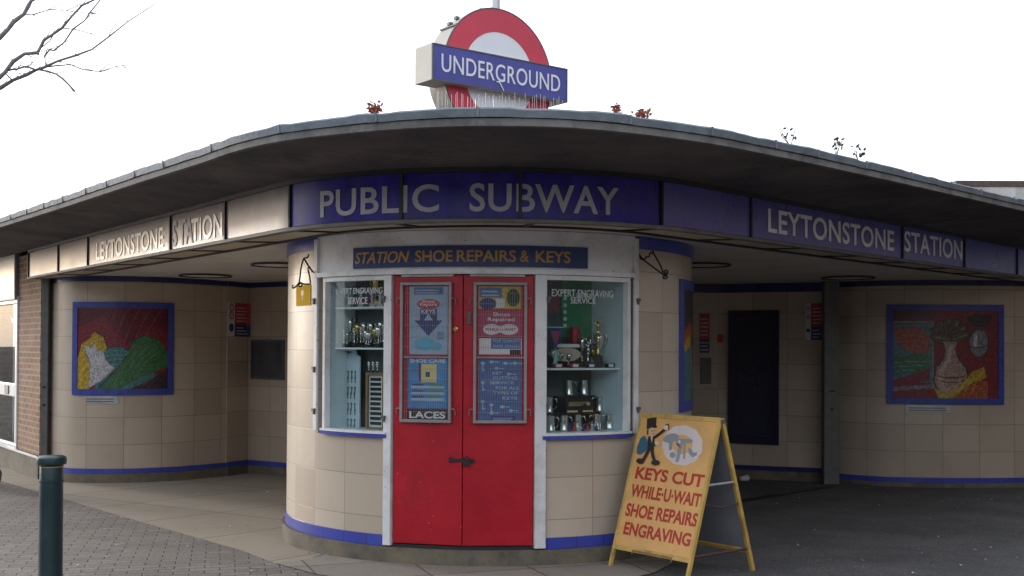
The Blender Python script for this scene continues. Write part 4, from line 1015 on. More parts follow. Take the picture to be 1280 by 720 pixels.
# ------------------------------------------------------------------ mosaics: plain generic compositions of the same colours
MT = {k: tessera('tessera_' + k, c) for k, c in dict(red=(.17, .012, .02), dred=(.10, .010, .018), green=(.035, .13, .05), teal=(.05, .15, .16), yellow=(.40, .27, .02), white=(.42, .42, .44), dark=(.03, .022, .03), flesh=(.33, .22, .18), orange=(.30, .07, .02), brown=(.10, .05, .03), grey=(.17, .17, .19), blue=(.03, .05, .17)).items()}
def mosaic(surf, px, label, shapes, off=.002, border=.075, m_border=None):
    x0, y0, x1, y1 = px; xm = (x0 + x1) / 2; ym = (y0 + y1) / 2
    u0 = surf.hit(x0, ym)[0]; u1 = surf.hit(x1, ym)[0]; v0 = surf.hit(xm, y1)[1]; v1 = surf.hit(xm, y0)[1]
    t = empty('mosaic_panel', surf.P((u0 + u1) / 2, v0, off), label, 'mosaic')
    bm = bmesh.new(); frame(bm, surf, u0, u1, v0, v1, border, off, .022); build('border', bm, m_border or m_btile2, t)
    U0, U1, V0, V1 = u0 + border, u1 - border, v0 + border, v1 - border; W, H = U1 - U0, V1 - V0
    bm = bmesh.new(); mats = []
    NX, NY = 60, 60
    # one tessellated field; each cell takes the colour of the top-most shape over it
    def inside_poly(x, y, pts):
        c = False; j = len(pts) - 1
        for i in range(len(pts)):
            xi, yi = pts[i]; xj, yj = pts[j]
            if (yi > y) != (yj > y) and x < (xj - xi) * (y - yi) / (yj - yi) + xi: c = not c
            j = i
        return c
    nx = max(8, int(W / .012)); ny = max(8, int(H / .012))
    vs = [[bm.verts.new(surf.P(U0 + W * i / nx, V0 + H * j / ny, off + .012)) for j in range(ny + 1)] for i in range(nx + 1)]
    for i in range(nx):
        for j in range(ny):
            x, y = (i + .5) / nx, (j + .5) / ny; k = shapes[0][0]
            for kk, pts in shapes:
                if pts and inside_poly(x, y, pts): k = kk
            if k not in mats: mats.append(k)
            bm.faces.new((vs[i][j], vs[i + 1][j], vs[i + 1][j + 1], vs[i][j + 1])).material_index = mats.index(k)
    build('mosaic_field', bm, [MT[k] for k in mats], t, recalc=False)
    return t, (u0, u1, v0, v1)
m_btile2 = mat('blue_mosaic_border', (0.04, 0.06, 0.30), 0.35, var=.25, vscale=14)
MT['lgreen'] = tessera('tessera_lgreen', (.10, .24, .09)); MT['bred'] = tessera('tessera_bred', (.27, .02, .022)); MT['lteal'] = tessera('tessera_lteal', (.10, .25, .26)); MT['pale'] = tessera('tessera_pale', (.46, .34, .29)); MT['lyellow'] = tessera('tessera_lyellow', (.55, .42, .08))
def band(x0, y0, x1, y1, bow, w, n=10):
    up, dn = [], []
    for k in range(n + 1):
        t = k / n; x = x0 + (x1 - x0) * t; y = y0 + (y1 - y0) * t + bow * 4 * t * (1 - t); q = w * (.35 + .65 * math.sin(math.pi * (.1 + .8 * t)))
        up.append((x, y + q / 2)); dn.append((x, y - q / 2))
    return up + dn[::-1]
# a plain landscape: red sky, green hill with furrows, yellow and white slopes, teal water
shL = [('red', None), ('dred', [(0, .75), (.3, .9), (.55, .55), (.8, .8), (1, .7), (1, 1), (0, 1)])]
shL += [('bred', band(.3 + .1 * k, .5, .45 + .12 * k, 1.0, .05, .035)) for k in range(5)]
shL += [('dark', [(.29, .51), (.5, .53), (.62, .41), (.9, .16), (1, .26), (1, 0), (.2, 0), (.29, .25)]), ('teal', [(.3, .5), (.5, .52), (.62, .4), (.9, .15), (1, .25), (1, 0), (.2, 0), (.3, .25)])]
shL += [('lteal', band(.32, .28 + .06 * k, .6, .3 + .05 * k, .02, .015)) for k in range(4)]
gh = [(.25, 0), (.42, .2), (.56, .42), (.62, .6), (.74, .66), (.9, .6), (1, .45), (1, .28), (.85, .22), (.7, .14), (.55, .06), (.5, 0)]
shL += [('dark', [(x - .012, y + .014) for x, y in gh]), ('green', gh)]
shL += [('lgreen', band(.34 + .07 * k, .03 + .02 * k, .66 + .06 * k, .58 - .03 * k, .05, .014)) for k in range(5)]
shL += [('dark', [(.58, 0), (.75, .08), (.9, .18), (1, .24), (1, 0)])] + [('brown', band(.68 + .08 * k, 0, .86 + .05 * k, .14, .01, .012)) for k in range(3)]
yh = [(0, 0), (.0, .36), (.05, .55), (.14, .62), (.2, .7), (.3, .64), (.34, .5), (.28, .42), (.2, .3), (.15, .1), (.14, 0)]
shL += [('dark', [(x + .012, y + .012) for x, y in yh]), ('yellow', yh)] + [('lyellow', band(.02, .08 + .11 * k, .26, .3 + .11 * k, .02, .016)) for k in range(4)]
wh_ = [(.14, .02), (.16, .3), (.08, .54), (.16, .5), (.2, .56), (.25, .46), (.3, .5), (.32, .36), (.42, .26), (.34, .16), (.24, .08)]
shL += [('grey', [(x - .008, y - .012) for x, y in wh_]), ('white', wh_)] + [('grey', band(.17 + .05 * k, .08 + .03 * k, .17 + .05 * k, .42, .0, .010)) for k in range(4)]
mo1, mb1 = mosaic(LW, (92, 377.5, 216.5, 494), 'mosaic of green hill, yellow and white slopes under red sky in a blue border', shL)
# a plain still life: window with an evening view, pale vase with leaves, yellow cloth, grey jug
shR = [('red', None)] + [('bred', band(.44 + .1 * k, 0, .42 + .13 * k, 1, .03, .03)) for k in range(6)]
shR += [('dred', [(0, 1), (0, .86), (.36, .86), (.4, 1)]), ('teal', [(.0, .85), (.36, .85), (.36, .18), (0, .18)]), ('orange', [(0, .8), (.2, .82), (.34, .7), (.34, .52), (.2, .5), (.05, .6)])]
shR += [('bred', band(0, .6 + .06 * k, .34, .58 + .06 * k, .03, .02)) for k in range(4)] + [('green', [(0, .5), (.1, .47), (.2, .52), (.34, .48), (.34, .3), (0, .26)])]
shR += [('lteal', band(0, .3 + .05 * k, .34, .32 + .045 * k, .01, .01)) for k in range(3)] + [('dark', band(.08 + .07 * k, .3, .08 + .07 * k, .5 + .03 * (k % 2), 0, .018)) for k in range(4)]
shR += [('red', [(0, .2), (.34, .34), (.34, .2), (0, .14)]), ('grey', [(0, .12), (.4, .16), (.4, .12), (0, .08)]), ('grey', [(.355, .86), (.375, .86), (.375, .14), (.355, .14)]), ('grey', [(0, .88), (.375, .88), (.375, .86), (0, .86)])]
for (a_, l_) in ((-.9, .2), (-.5, .24), (-.1, .25), (.3, .24), (.75, .21), (1.2, .17), (-1.35, .16)):
    cx_, cy_ = .53 + math.sin(a_) * l_ * .55, .66 + math.cos(a_) * l_ * .62
    shR += [('dark', ell(cx_, cy_, .062, .115, 16, rot=-a_)), ('brown', ell(cx_, cy_, .05, .10, 16, rot=-a_)), ('lgreen', ell(cx_ + .01, cy_, .008, .085, 10, rot=-a_))]
vase = [(.42, .06), (.38, .2), (.40, .34), (.47, .45), (.49, .56), (.46, .64), (.60, .64), (.57, .56), (.60, .45), (.68, .34), (.70, .2), (.65, .06)]
shR += [('dark', [(.54 + (x - .54) * 1.09, y + .005) for x, y in vase]), ('flesh', vase), ('pale', [(.43, .1), (.41, .22), (.44, .34), (.5, .44), (.52, .6), (.55, .6), (.53, .44), (.48, .33), (.46, .2), (.48, .08)]), ('brown', band(.40, .26, .685, .26, -.03, .02)), ('brown', band(.40, .21, .69, .21, -.03, .012))]
shR += [('yellow', [(.36, .14), (.46, .05), (.6, .1), (.74, .3), (.86, .36), (.88, .24), (.76, .16), (.68, .0), (.42, .0)]), ('orange', [(.56, .0), (.68, .14), (.78, .2), (.9, .2), (.9, .0)])] + [('lyellow', band(.44 + .07 * k, .02, .56 + .07 * k, .14 + .04 * k, .02, .014)) for k in range(5)]
for a_ in (-.7, -.25, .2, .65): shR += [('dark', ell(.82 + math.sin(a_) * .1, .84 + math.cos(a_) * .05, .045, .085, 14, rot=-a_))]
shR += [('dark', ell(.81, .63, .103, .168, 24)), ('grey', ell(.81, .63, .09, .155, 24)), ('white', ell(.775, .66, .022, .09, 14)), ('dark', band(.72, .60, .90, .60, -.02, .014))]
mo2, mb2 = mosaic(RW, (1108.5, 380.5, 1254, 505.5), 'mosaic of a pale vase and yellow cloth on red in a blue border', shR)
shK = [('dark', None), ('teal', [(0, 0), (0, .6), (.35, .5), (.6, .2), (.4, 0)]), ('orange', [(0, .62), (.3, .72), (.5, .66), (.4, .55), (0, .5)]), ('yellow', [(0, .52), (.3, .6), (.35, .5), (0, .44)]), ('grey', [(.3, .5), (.42, .5), (.5, .1), (.4, .05)])]
uK, _ = K.hit(848.5, 430); vK0 = K.hit(852, 515)[1]; vK1 = K.hit(852, 349)[1]
class KM:                                               # lets the kiosk mosaic be given its real width round the drum
    P = K.P; stations = K.stations
    def hit(self, px, py): return (uK if px < 855 else uK + .98, 0) if py == 430 else K.hit(px, py)
class KM2(Drum):
    def hit(self, px, py):
        return {0: (uK, 0), 2: (uK + .98, 0)}.get(px) or {1: (0, vK1), 3: (0, vK0)}[py]
kt = empty('mosaic_panel', K.P(uK + .49, vK0, .01), 'dark mosaic in a blue border on the right flank of the kiosk', 'mosaic')
bm = bmesh.new(); frame(bm, K, uK, uK + .98, vK0, vK1, .085, .002, .014, .06); build('border', bm, m_btile2, kt)
bm = bmesh.new(); mats = []; nx, ny = 36, 40
vs = [[bm.verts.new(K.P(uK + .085 + .81 * i / nx, vK0 + .085 + (vK1 - vK0 - .17) * j / ny, .009)) for j in range(ny + 1)] for i in range(nx + 1)]
def ip(x, y, pts):
    c = False; j = len(pts) - 1
    for i in range(len(pts)):
        xi, yi = pts[i]; xj, yj = pts[j]
        if (yi > y) != (yj > y) and x < (xj - xi) * (y - yi) / (yj - yi) + xi: c = not c
        j = i
    return c
for i in range(nx):
    for j in range(ny):
        k = 'dark'
        for kk, pts in shK:
            if pts and ip((i + .5) / nx, (j + .5) / ny, pts): k = kk
        if k not in mats: mats.append(k)
        bm.faces.new((vs[i][j], vs[i + 1][j], vs[i + 1][j + 1], vs[i][j + 1])).material_index = mats.index(k)
build('mosaic_field', bm, [MT[k] for k in mats], kt, recalc=False)

def plaque(surf, px, label, m, lines_n=0, mline=None, name='plaque', cat='plaque', th=.008):
    x0, y0, x1, y1 = px; xm, ym = (x0 + x1) / 2, (y0 + y1) / 2
    u0 = surf.hit(x0, ym)[0]; u1 = surf.hit(x1, ym)[0]; v0 = surf.hit(xm, y1)[1]; v1 = surf.hit(xm, y0)[1]
    t = empty(name, surf.P((u0 + u1) / 2, v0, .01), label, cat)
    bm = bmesh.new(); slab(bm, surf, u0, u1, v0, v1, .001, th, .1); build('plate', bm, m, t)
    if lines_n:
        bm = bmesh.new(); h = (v1 - v0) / (lines_n + 1)
        for i in range(lines_n): slab(bm, surf, u0 + .02, u1 - .02 - random.uniform(0, .12) * (u1 - u0), v0 + h * (i + .6), v0 + h * (i + .6) + h * .4, th + .0015, .001, .1)
        build('print', bm, mline, t)
    return t
m_alu = mat('aluminium_plate', (.42, .43, .44), .4, metal=.4, var=.15)
plaque(LW, (106, 495, 148, 504.5), 'grey metal caption plate under the left mosaic', m_alu, 2, m_steel)
plaque(RW, (1133, 506.5, 1187, 515.5), 'grey metal caption plate under the right mosaic', m_alu, 2, m_steel)
def notice(surf, px, label, split=.30):
    x0, y0, x1, y1 = px; xm, ym = (x0 + x1) / 2, (y0 + y1) / 2
    u0 = surf.hit(x0, ym)[0]; u1 = surf.hit(x1, ym)[0]; v0 = surf.hit(xm, y1)[1]; v1 = surf.hit(xm, y0)[1]; W, H = u1 - u0, v1 - v0
    t = empty('safety_notice', surf.P((u0 + u1) / 2, v0, .01), label, 'sign')
    for nm, a, b, c, d, m in (('symbol_strip', 0, split, 0, 1, m_pwhite), ('red_panel', split, 1, .36, 1, m_pred), ('blue_panel', split, 1, 0, .36, m_pnavy)):
        bm = bmesh.new(); slab(bm, surf, u0 + W * a, u0 + W * b, v0 + H * c, v0 + H * d, .002, .006); build(nm, bm, m, t)
    bm = bmesh.new()
    for cy in (.86, .62): poly(bm, surf, ell(u0 + W * split / 2, v0 + H * cy, W * split * .36, W * split * .36, 16), .0085, .001, 0); poly(bm, surf, ell(u0 + W * split / 2, v0 + H * cy, W * split * .24, W * split * .24, 14), .0096, .001, 2)
    poly(bm, surf, ell(u0 + W * split / 2, v0 + H * .26, W * split * .36, W * split * .36, 16), .0085, .001, 1)
    for i in range(5):
        slab(bm, surf, u0 + W * (split + .08), u0 + W * random.uniform(.75, .95), v0 + H * (.44 + .1 * i), v0 + H * (.475 + .1 * i), .0085, .001, 9, 2)
    for i in range(3): slab(bm, surf, u0 + W * (split + .08), u0 + W * random.uniform(.7, .95), v0 + H * (.06 + .09 * i), v0 + H * (.09 + .09 * i), .0085, .001, 9, 2)
    build('print', bm, [m_pred, m_pnavy, mat('notice_text', (.5, .45, .45), .5)], t)
notice(IW, (284.5, 379, 313, 420.5), 'red, white and blue safety notice on the shadowed wall left of the kiosk')
notice(BW, (1007, 379, 1030, 425), 'red, white and blue safety notice beside the steel column')
notice(BW, (874, 392, 887, 441), 'narrow red and blue notice on the dark back wall near the kiosk', split=.02)
plaque(BW, (896.5, 418, 904, 428), 'tiny red sign on the dark back wall left of the navy panel', m_pred, name='wall_sign', cat='sign')
plaque(BW, (875, 447, 889, 480), 'grey blank plate under the narrow red notice', m_steel, name='wall_plate', cat='plate')
# recessed dark grilles/panels
def wall_panel(surf, px, label, m_f, m_in, name, cat, b=.07):
    x0, y0, x1, y1 = px; xm, ym = (x0 + x1) / 2, (y0 + y1) / 2
    u0 = surf.hit(x0, ym)[0]; u1 = surf.hit(x1, ym)[0]; v0 = surf.hit(xm, y1)[1]; v1 = surf.hit(xm, y0)[1]
    t = empty(name, surf.P((u0 + u1) / 2, v0, .01), label, cat)
    bm = bmesh.new(); frame(bm, surf, u0, u1, v0, v1, b, .001, .03, .2); build('frame', bm, m_f, t)
    bm = bmesh.new(); slab(bm, surf, u0 + b, u1 - b, v0 + b, v1 - b, .001, .012, .2); build('panel', bm, m_in, t)
    return t
wall_panel(BW, (910, 388, 974, 555), 'tall navy framed mosaic panel on the dark back wall right of the kiosk', m_dtile, tessera('tessera_night', (.018, .022, .05)), 'framed_panel', 'panel', b=.11)
wall_panel(IW, (313, 425, 356, 474), 'dark grey square hatch in the shadowed wall left of the kiosk', m_steel, mat('hatch_grey', (.07, .07, .08), .5, var=.3, vscale=3), 'wall_hatch', 'hatch', b=.03)

# ------------------------------------------------------------------ underground roundel on the roof
rc = at_y(624, 95, 8.0); yaw = R_(37.5)
rt = Vector((math.cos(yaw), math.sin(yaw), 0)); RP = Plane((rc.x, rc.y, rc.z), rt)       # nn faces the street
roundel = empty('underground_sign', (rc.x, rc.y, ZT + .05), 'red ring and blue bar underground roundel sign standing on the canopy roof', 'sign')
rr_, ri_, dp = .463, .300, .20
m_rred = mat('roundel_red', (0.58, 0.055, 0.095), .35, var=.08, vscale=3); m_rblue = mat('roundel_blue', (0.075, 0.085, 0.33), .35, var=.08, vscale=4)
m_rwhite = mat('roundel_white', (.74, .77, .82), .4, var=.04, vscale=3); m_side = mat('sign_side_cream', (.42, .41, .37), .5, var=.12, vscale=7, stain=(.40, .37, .29))
bm = bmesh.new(); poly(bm, RP, ell(0, 0, rr_ - .004, rr_ - .004, 72), -dp, dp - .001); build('drum_case', bm, m_side, roundel, smooth=40)
bm = bmesh.new(); n = 72
A = [bm.verts.new(RP.P(*q, .0)) for q in ell(0, 0, rr_, rr_, n)]; B = [bm.verts.new(RP.P(*q, .0)) for q in ell(0, 0, ri_, ri_, n)]
A2 = [bm.verts.new(RP.P(*q, .004)) for q in ell(0, 0, rr_, rr_, n)]; B2 = [bm.verts.new(RP.P(*q, .004)) for q in ell(0, 0, ri_, ri_, n)]
for k in range(n):
    j = (k + 1) % n
    for q in ((A2[k], A2[j], B2[j], B2[k]), (A[k], A[j], A2[j], A2[k]), (B[k], B[j], B2[j], B2[k])): bm.faces.new(q)
build('red_ring', bm, m_rred, roundel)
bm = bmesh.new(); poly(bm, RP, ell(0, 0, ri_ + .001, ri_ + .001, 64), .0006, .002); build('white_disc', bm, m_rwhite, roundel)
bm = bmesh.new(); tube(bm, [RP.P(*q, .001) for q in ell(0, 0, rr_, rr_, 72)] + [RP.P(rr_, 0, .001)], .006, 5, cap=False); build('rim_trim', bm, m_steel, roundel, smooth=True)
bu0, bu1, bv0, bv1 = -.60, .563, -.122, .122
bm = bmesh.new(); slab(bm, RP, bu0, bu1, bv0, bv1, -.14, .20); bar = build('bar_case', bm, m_side, roundel, bevel=.003)
bm = bmesh.new(); slab(bm, RP, bu0 + .006, bu1 - .006, bv0 + .006, bv1 - .006, .061, .003); build('blue_panel', bm, m_rblue, bar)
bm = bmesh.new(); frame(bm, RP, bu0, bu1, bv0, bv1, .008, .0605, .007); build('panel_trim', bm, m_steel, bar)
bm = bmesh.new(); text_on(bm, RP, 'UNDERGROUND', bu0 + .075, bu1 - .07, -.058, .062, .0655, weight=.004, spacing=1.05); 
build('lettering', bm, mat('sign_white', (.75, .77, .8), .4), bar, recalc=False)
bm = bmesh.new()
for a in (100, 128, 137): 
    a = R_(a); p = RP.P(math.cos(a) * (rr_ + .01), math.sin(a) * (rr_ + .01), -.1); box(bm, p, (.03, .03, .02), yaw)
q0, q1 = RP.P(math.cos(R_(140)) * (rr_ + .004), math.sin(R_(140)) * (rr_ + .004), .0), RP.P(math.cos(R_(140)) * (rr_ + .004), math.sin(R_(140)) * (rr_ + .004), -dp)
tube(bm, [q0, q1], .007, 5); tube(bm, [RP.P(math.cos(R_(98)) * (rr_ + .004), math.sin(R_(98)) * (rr_ + .004), 0), RP.P(math.cos(R_(98)) * (rr_ + .004), math.sin(R_(98)) * (rr_ + .004), -dp)], .006, 5)
build('case_fixing', bm, m_steel, roundel)
# torn corner of a sticker on the bar
bm = bmesh.new(); poly(bm, RP, [(-.075, -.058), (-.045, -.055), (-.008, -.116), (-.014, -.117), (-.05, -.066), (-.072, -.066)], .0685, .001); build('torn_sticker', bm, m_rwhite, bar)
# pole behind
pc = at_y(619.5, 4, 8.45) + Vector((.045, 0, 0))
bm = bmesh.new(); tube(bm, [(pc.x - .045, pc.y, ZT + .02), (pc.x - .045, pc.y, 6.2)], .033, 12); lathe(bm, (pc.x - .045, pc.y, ZT + .03), [(.1, 0), (.1, .03), (.03, .05)], 12)
build('mast', bm, mat('galvanised', (.5, .52, .54), .4, metal=.6), roundel, smooth=40)
bm = bmesh.new()
for i in range(2): box(bm, RP.P(-.25 + .5 * i, -.47, -.1), (.05, .05, .25), yaw)
build('mounting_foot', bm, m_steel, roundel)
# bird spikes below the bar
bm = bmesh.new(); x = 546
while x < 706:
    f = (x - 546) / 160; y_ = 7.35 + f * .25
    p0 = at_y(x, 141, y_); p1 = at_y(x + random.uniform(-1.5, 1.5), random.uniform(113, 124) + 4 * f, y_ + random.uniform(-.03, .03))
    tube(bm, [(p0.x, p0.y, ZT + .02), (p1.x, p1.y, p1.z)], .0014, 4); x += random.uniform(2.6, 4.6)
sp = build('bird_spikes', bm, mat('spike_wire', (.62, .62, .62), .4, metal=.4)); tag(sp, 'row of thin bird spikes on the roof in front of the roundel', 'bird spikes')

# ------------------------------------------------------------------ plants on the roof
m_rust = mat('dry_red_leaf', (.36, .10, .06), .8, var=.3, vscale=30); m_sprig = mat('dark_sprig', (.09, .085, .05), .8, var=.3, vscale=30)
def roof_plant(px, py, y, h, m, label, nleaf, ls, spread, group):
    q_, _ = RE.hit(px, py); b = RE.P(q_, 2.925, -0.04)
    t = empty('roof_plant', b, label, 'plant', group); ms_, ml = bmesh.new(), bmesh.new()
    for i in range(max(2, nleaf // 4)):
        top = b + Vector((random.uniform(-spread, spread), random.uniform(-spread, spread), h * random.uniform(.6, 1)))
        mid = (b + top) / 2 + Vector((random.uniform(-.02, .02), 0, 0)); tube(ms_, [b, mid, top], [.003, .0025, .0015], 4)
        for k in range(4):
            c = b.lerp(top, random.uniform(.35, 1.0)) + Vector((random.uniform(-ls, ls), random.uniform(-ls, ls), random.uniform(-ls, ls) * .5))
            d = Vector((random.uniform(-1, 1), random.uniform(-1, 1), random.uniform(-.3, 1))).normalized(); a = d.cross(Vector((random.random(), random.random(), .3))).normalized() * ls * .28
            vs = [ml.verts.new(q) for q in (c - d * ls * .6, c + a, c + d * ls * .6, c - a)]; ml.faces.new(vs)
    build('stem', ms_, m, t); build('leaf', ml, m, t, recalc=False)
roof_plant(465, 143, 6.9, .085, m_rust, 'dry reddish weed on the roof edge left of the roundel', 44, .032, .022, 'dry weeds on the roof edge')
roof_plant(775.5, 149, 7.1, .085, m_rust, 'small dry reddish weed on the roof edge just right of the roundel', 32, .026, .010, 'dry weeds on the roof edge')
roof_plant(807, 151, 7.2, .06, m_rust, 'squat dry reddish weed on the roof edge, second right of the roundel', 44, .032, .03, 'dry weeds on the roof edge')
roof_plant(995, 187, 8.1, .17, m_sprig, 'leafy sprig on the roof edge above the right name fascia, nearest the roundel', 14, .03, .10, 'leafy sprigs on the right roof edge')
roof_plant(1052, 199, 8.3, .15, m_sprig, 'leafy sprig on the right roof edge, middle of three', 16, .032, .06, 'leafy sprigs on the right roof edge')
roof_plant(1080, 206, 8.5, .13, m_sprig, 'starry sprig on the right roof edge, farthest from the roundel', 14, .04, .035, 'leafy sprigs on the right roof edge')

# ------------------------------------------------------------------ building behind at far right
b0 = at_y(1196, 232, 26); b1 = at_y(1420, 200, 26)
bt = empty('rear_building', (b0.x + 6, 30, zg(20)), 'white rendered building with brown coping rising behind the roof at far right', 'building')
ztop = at_y(1240, 224, 26).z
bm = bmesh.new(); box(bm, (b0.x + 6, 30, (ztop - .17) / 2), (12, 8, ztop - .17), 0.0); build('wall', bm, mat('white_render', (.55, .55, .52), .8, var=.12, vscale=1.2, stain=(.33, .34, .26)), bt)
bm = bmesh.new(); box(bm, (b0.x + 6, 30, ztop - .10), (12.04, 8.04, .13)); build('coping', bm, mat('brown_tile', (.10, .07, .06), .7, var=.4, vscale=10), bt)
bm = bmesh.new()
for i in range(4): box(bm, (b0.x + 1.6 + i * 2.8, 25.995, 3.1), (1.2, .04, 1.1))
build('window', bm, mat('dull_glass', (.05, .06, .07), .15), bt)
for i in (0,):
    bm = bmesh.new(); box(bm, (b0.x + 1.25, 25.97, ztop - .8), (.09, .06, 1.1)); build('downpipe', bm, m_pwhite, bt)

# ------------------------------------------------------------------ brick pier and neighbouring shop on the left
FN = Vector((LDIR.y, -LDIR.x))                           # street side of the left arm
base = lend - FN * .16
pc_ = at_ground(50, 603); off_ = 0
# facade line just behind the fascia
Q = Plane((base.x, base.y, 0), (LDIR.x, LDIR.y, 0))
u_r = Q.hit(50, 480)[0]; u_l = Q.hit(22.5, 480)[0]; gq = lambda u: zg(Q.P(u, 0).y)
pier = empty('brick_pier', Q.P((u_l + u_r) / 2, gq(u_r), 0), 'red brick pier on a dark plinth between the shop door and the tiled wall', 'pier')
QB = Path([Q.P(-14, 0).xy, Q.P(3, 0).xy])
bm = bmesh.new(); uu = 14
sweep(bm, QB, [u_l + uu, u_r + uu], [(-.5, gq(u_r) + .30), (0, gq(u_r) + .30), (0, ZFT + .02), (-.5, ZFT + .02)]); build('brickwork', bm, m_brick, pier)
bm = bmesh.new(); sweep(bm, QB, [u_l + uu - .003, u_r + uu + .01], lambda s: [(-.5, zg(QB.at(s)[0].y) - .02), (.02, zg(QB.at(s)[0].y) - .02), (.02, gq(u_r) + .285), (-.5, gq(u_r) + .285)]); build('plinth', bm, m_plinth, pier)
bm = bmesh.new(); sweep(bm, QB, [u_l + uu - .5, u_r + uu + .02], [(.0205, gq(u_r) + .27), (.034, gq(u_r) + .27), (.034, gq(u_r) + .30), (.0205, gq(u_r) + .30)]); build('conduit', bm, m_pwhite, pier)
# shop
shop = empty('corner_shop', Q.P(u_l - 3, gq(u_l - 2), 0), 'neighbouring shop at the left edge with a white sign box and glazed door', 'shop')
zd0 = gq(u_l) + .28
dw0 = Q.hit(-9, 480)[0]
bm = bmesh.new()
sweep(bm, QB, [uu + u_l - 8, uu + dw0 - .12], [(-.3, gq(u_l - 8) - .05), (0, gq(u_l - 8) - .05), (0, ZFT + .015), (-.3, ZFT + .015)]); sweep(bm, QB, [uu + dw0 - .12, uu + u_l - .003], [(-.3, 2.3), (0, 2.3), (0, ZFT + .015), (-.3, ZFT + .015)])
build('wall', bm, m_brick, shop)
zsb = Q.hit(12, 376)[1]; zst = Q.hit(12, 314)[1]
bm = bmesh.new(); slab(bm, Q, u_l - 6, u_l - .02, zsb, zst + .1, .001, .05); bx_ = build('sign_box', bm, mat('grey_green_casing', (.16, .21, .22), .45), shop, bevel=.004)
bm = bmesh.new(); slab(bm, Q, u_l - 5.97, u_l - .05, zsb + .03, zst + .08, .052, .003); build('sign_face', bm, mat('white_acrylic', (.82, .82, .80), .25), bx_)
bm = bmesh.new(); slab(bm, Q, dw0 - .1, u_l - .004, gq(u_l) - .15, zd0 - .004, -.06, .05); build('stall_riser', bm, m_plinth, shop)
# door
m_upvc = mat('white_upvc', (.70, .72, .74), .3)
zdt = Q.hit(15, 377)[1] + .06
bm = bmesh.new(); frame(bm, Q, dw0, u_l - .006, zd0, zdt, .10, -.03, .05); zmid = Q.hit(12, 484)[1]; slab(bm, Q, dw0 + .1, u_l - .106, zmid - .12, zmid + .06, -.03, .05); dr = build('shop_door', bm, m_upvc, shop, bevel=.01)
bm = bmesh.new(); slab(bm, Q, dw0 + .1, u_l - .106, zd0 + .1, zmid - .12, -.012, .006); slab(bm, Q, dw0 + .1, u_l - .106, zmid + .06, zdt - .1, -.012, .006); build('glass', bm, glassmat('shop_glass', (.8, .85, .85), .35), dr)
bm = bmesh.new(); u_, v_ = Q.hit(11, 487); slab(bm, Q, u_ - .12, u_ + .1, v_ - .06, v_ + .06, .021, .012); build('letter_box', bm, m_steel, dr)
bm = bmesh.new(); u_, v_ = Q.hit(17, 400); poly(bm, Q, [(u_ - .2, v_ + .06), (u_ + .12, v_ - .04), (u_ + .14, v_ - .11), (u_ - .18, v_ - .02)], -.005, .001); build('sticker', bm, m_pwhite, dr)
bm = bmesh.new(); slab(bm, Q, u_l - 8, u_l, gq(u_l) - .2, 2.7, -1.8, .05); slab(bm, Q, u_l - 8, u_l, -.3, -.1, -1.75, 1.69); build('shop_interior', bm, mat('shop_backdrop', (.10, .11, .10), .7, var=.5, vscale=1.3), shop)
bm = bmesh.new(); u_, v_ = Q.hit(13, 545); slab(bm, Q, u_ - .6, u_ + .3, gq(u_l) - .1, v_ + .35, -.9, .3); build('counter', bm, m_pink, shop)

# ------------------------------------------------------------------ bollard
bc = Vector((at_y(64.5, 568, 7.0).x, 7.0, 0)); zt_ = at_y(65, 569, 7.0).z
m_bol = mat('bollard_green', (.005, .027, .031), .35, var=.2, vscale=6, stain=(.008, .026, .027), bump=.15, bscale=50)
bol = empty('bollard', bc, 'dark green cast iron bollard with a flared cap on the brick paving', 'bollard')
bm = bmesh.new(); lathe(bm, bc, [(.082, 0), (.08, .10), (.07, .14), (.068, zt_ - .2), (.066, zt_ - .075), (.06, zt_ - .06)], 28); build('post', bm, m_bol, bol, smooth=40)
bm = bmesh.new(); lathe(bm, bc, [(.060, zt_ - .061), (.078, zt_ - .056), (.086, zt_ - .05), (.088, zt_ - .028), (.084, zt_ - .012), (.07, zt_ - .003), (.03, zt_)], 28); build('cap', bm, m_bol, bol, smooth=40)
bm = bmesh.new(); lathe(bm, bc, [(.066, zt_ - .162), (.0725, zt_ - .16), (.0725, zt_ - .150), (.066, zt_ - .148)], 28); build('ring', bm, m_bol, bol, smooth=40)
bm = bmesh.new(); lathe(bm, bc, [(.062, zt_ - .072), (.0690, zt_ - .070), (.0690, zt_ - .064), (.062, zt_ - .062)], 28); build('gilt_band', bm, mat('gilt_paint', (.30, .24, .10), .5), bol, smooth=40)

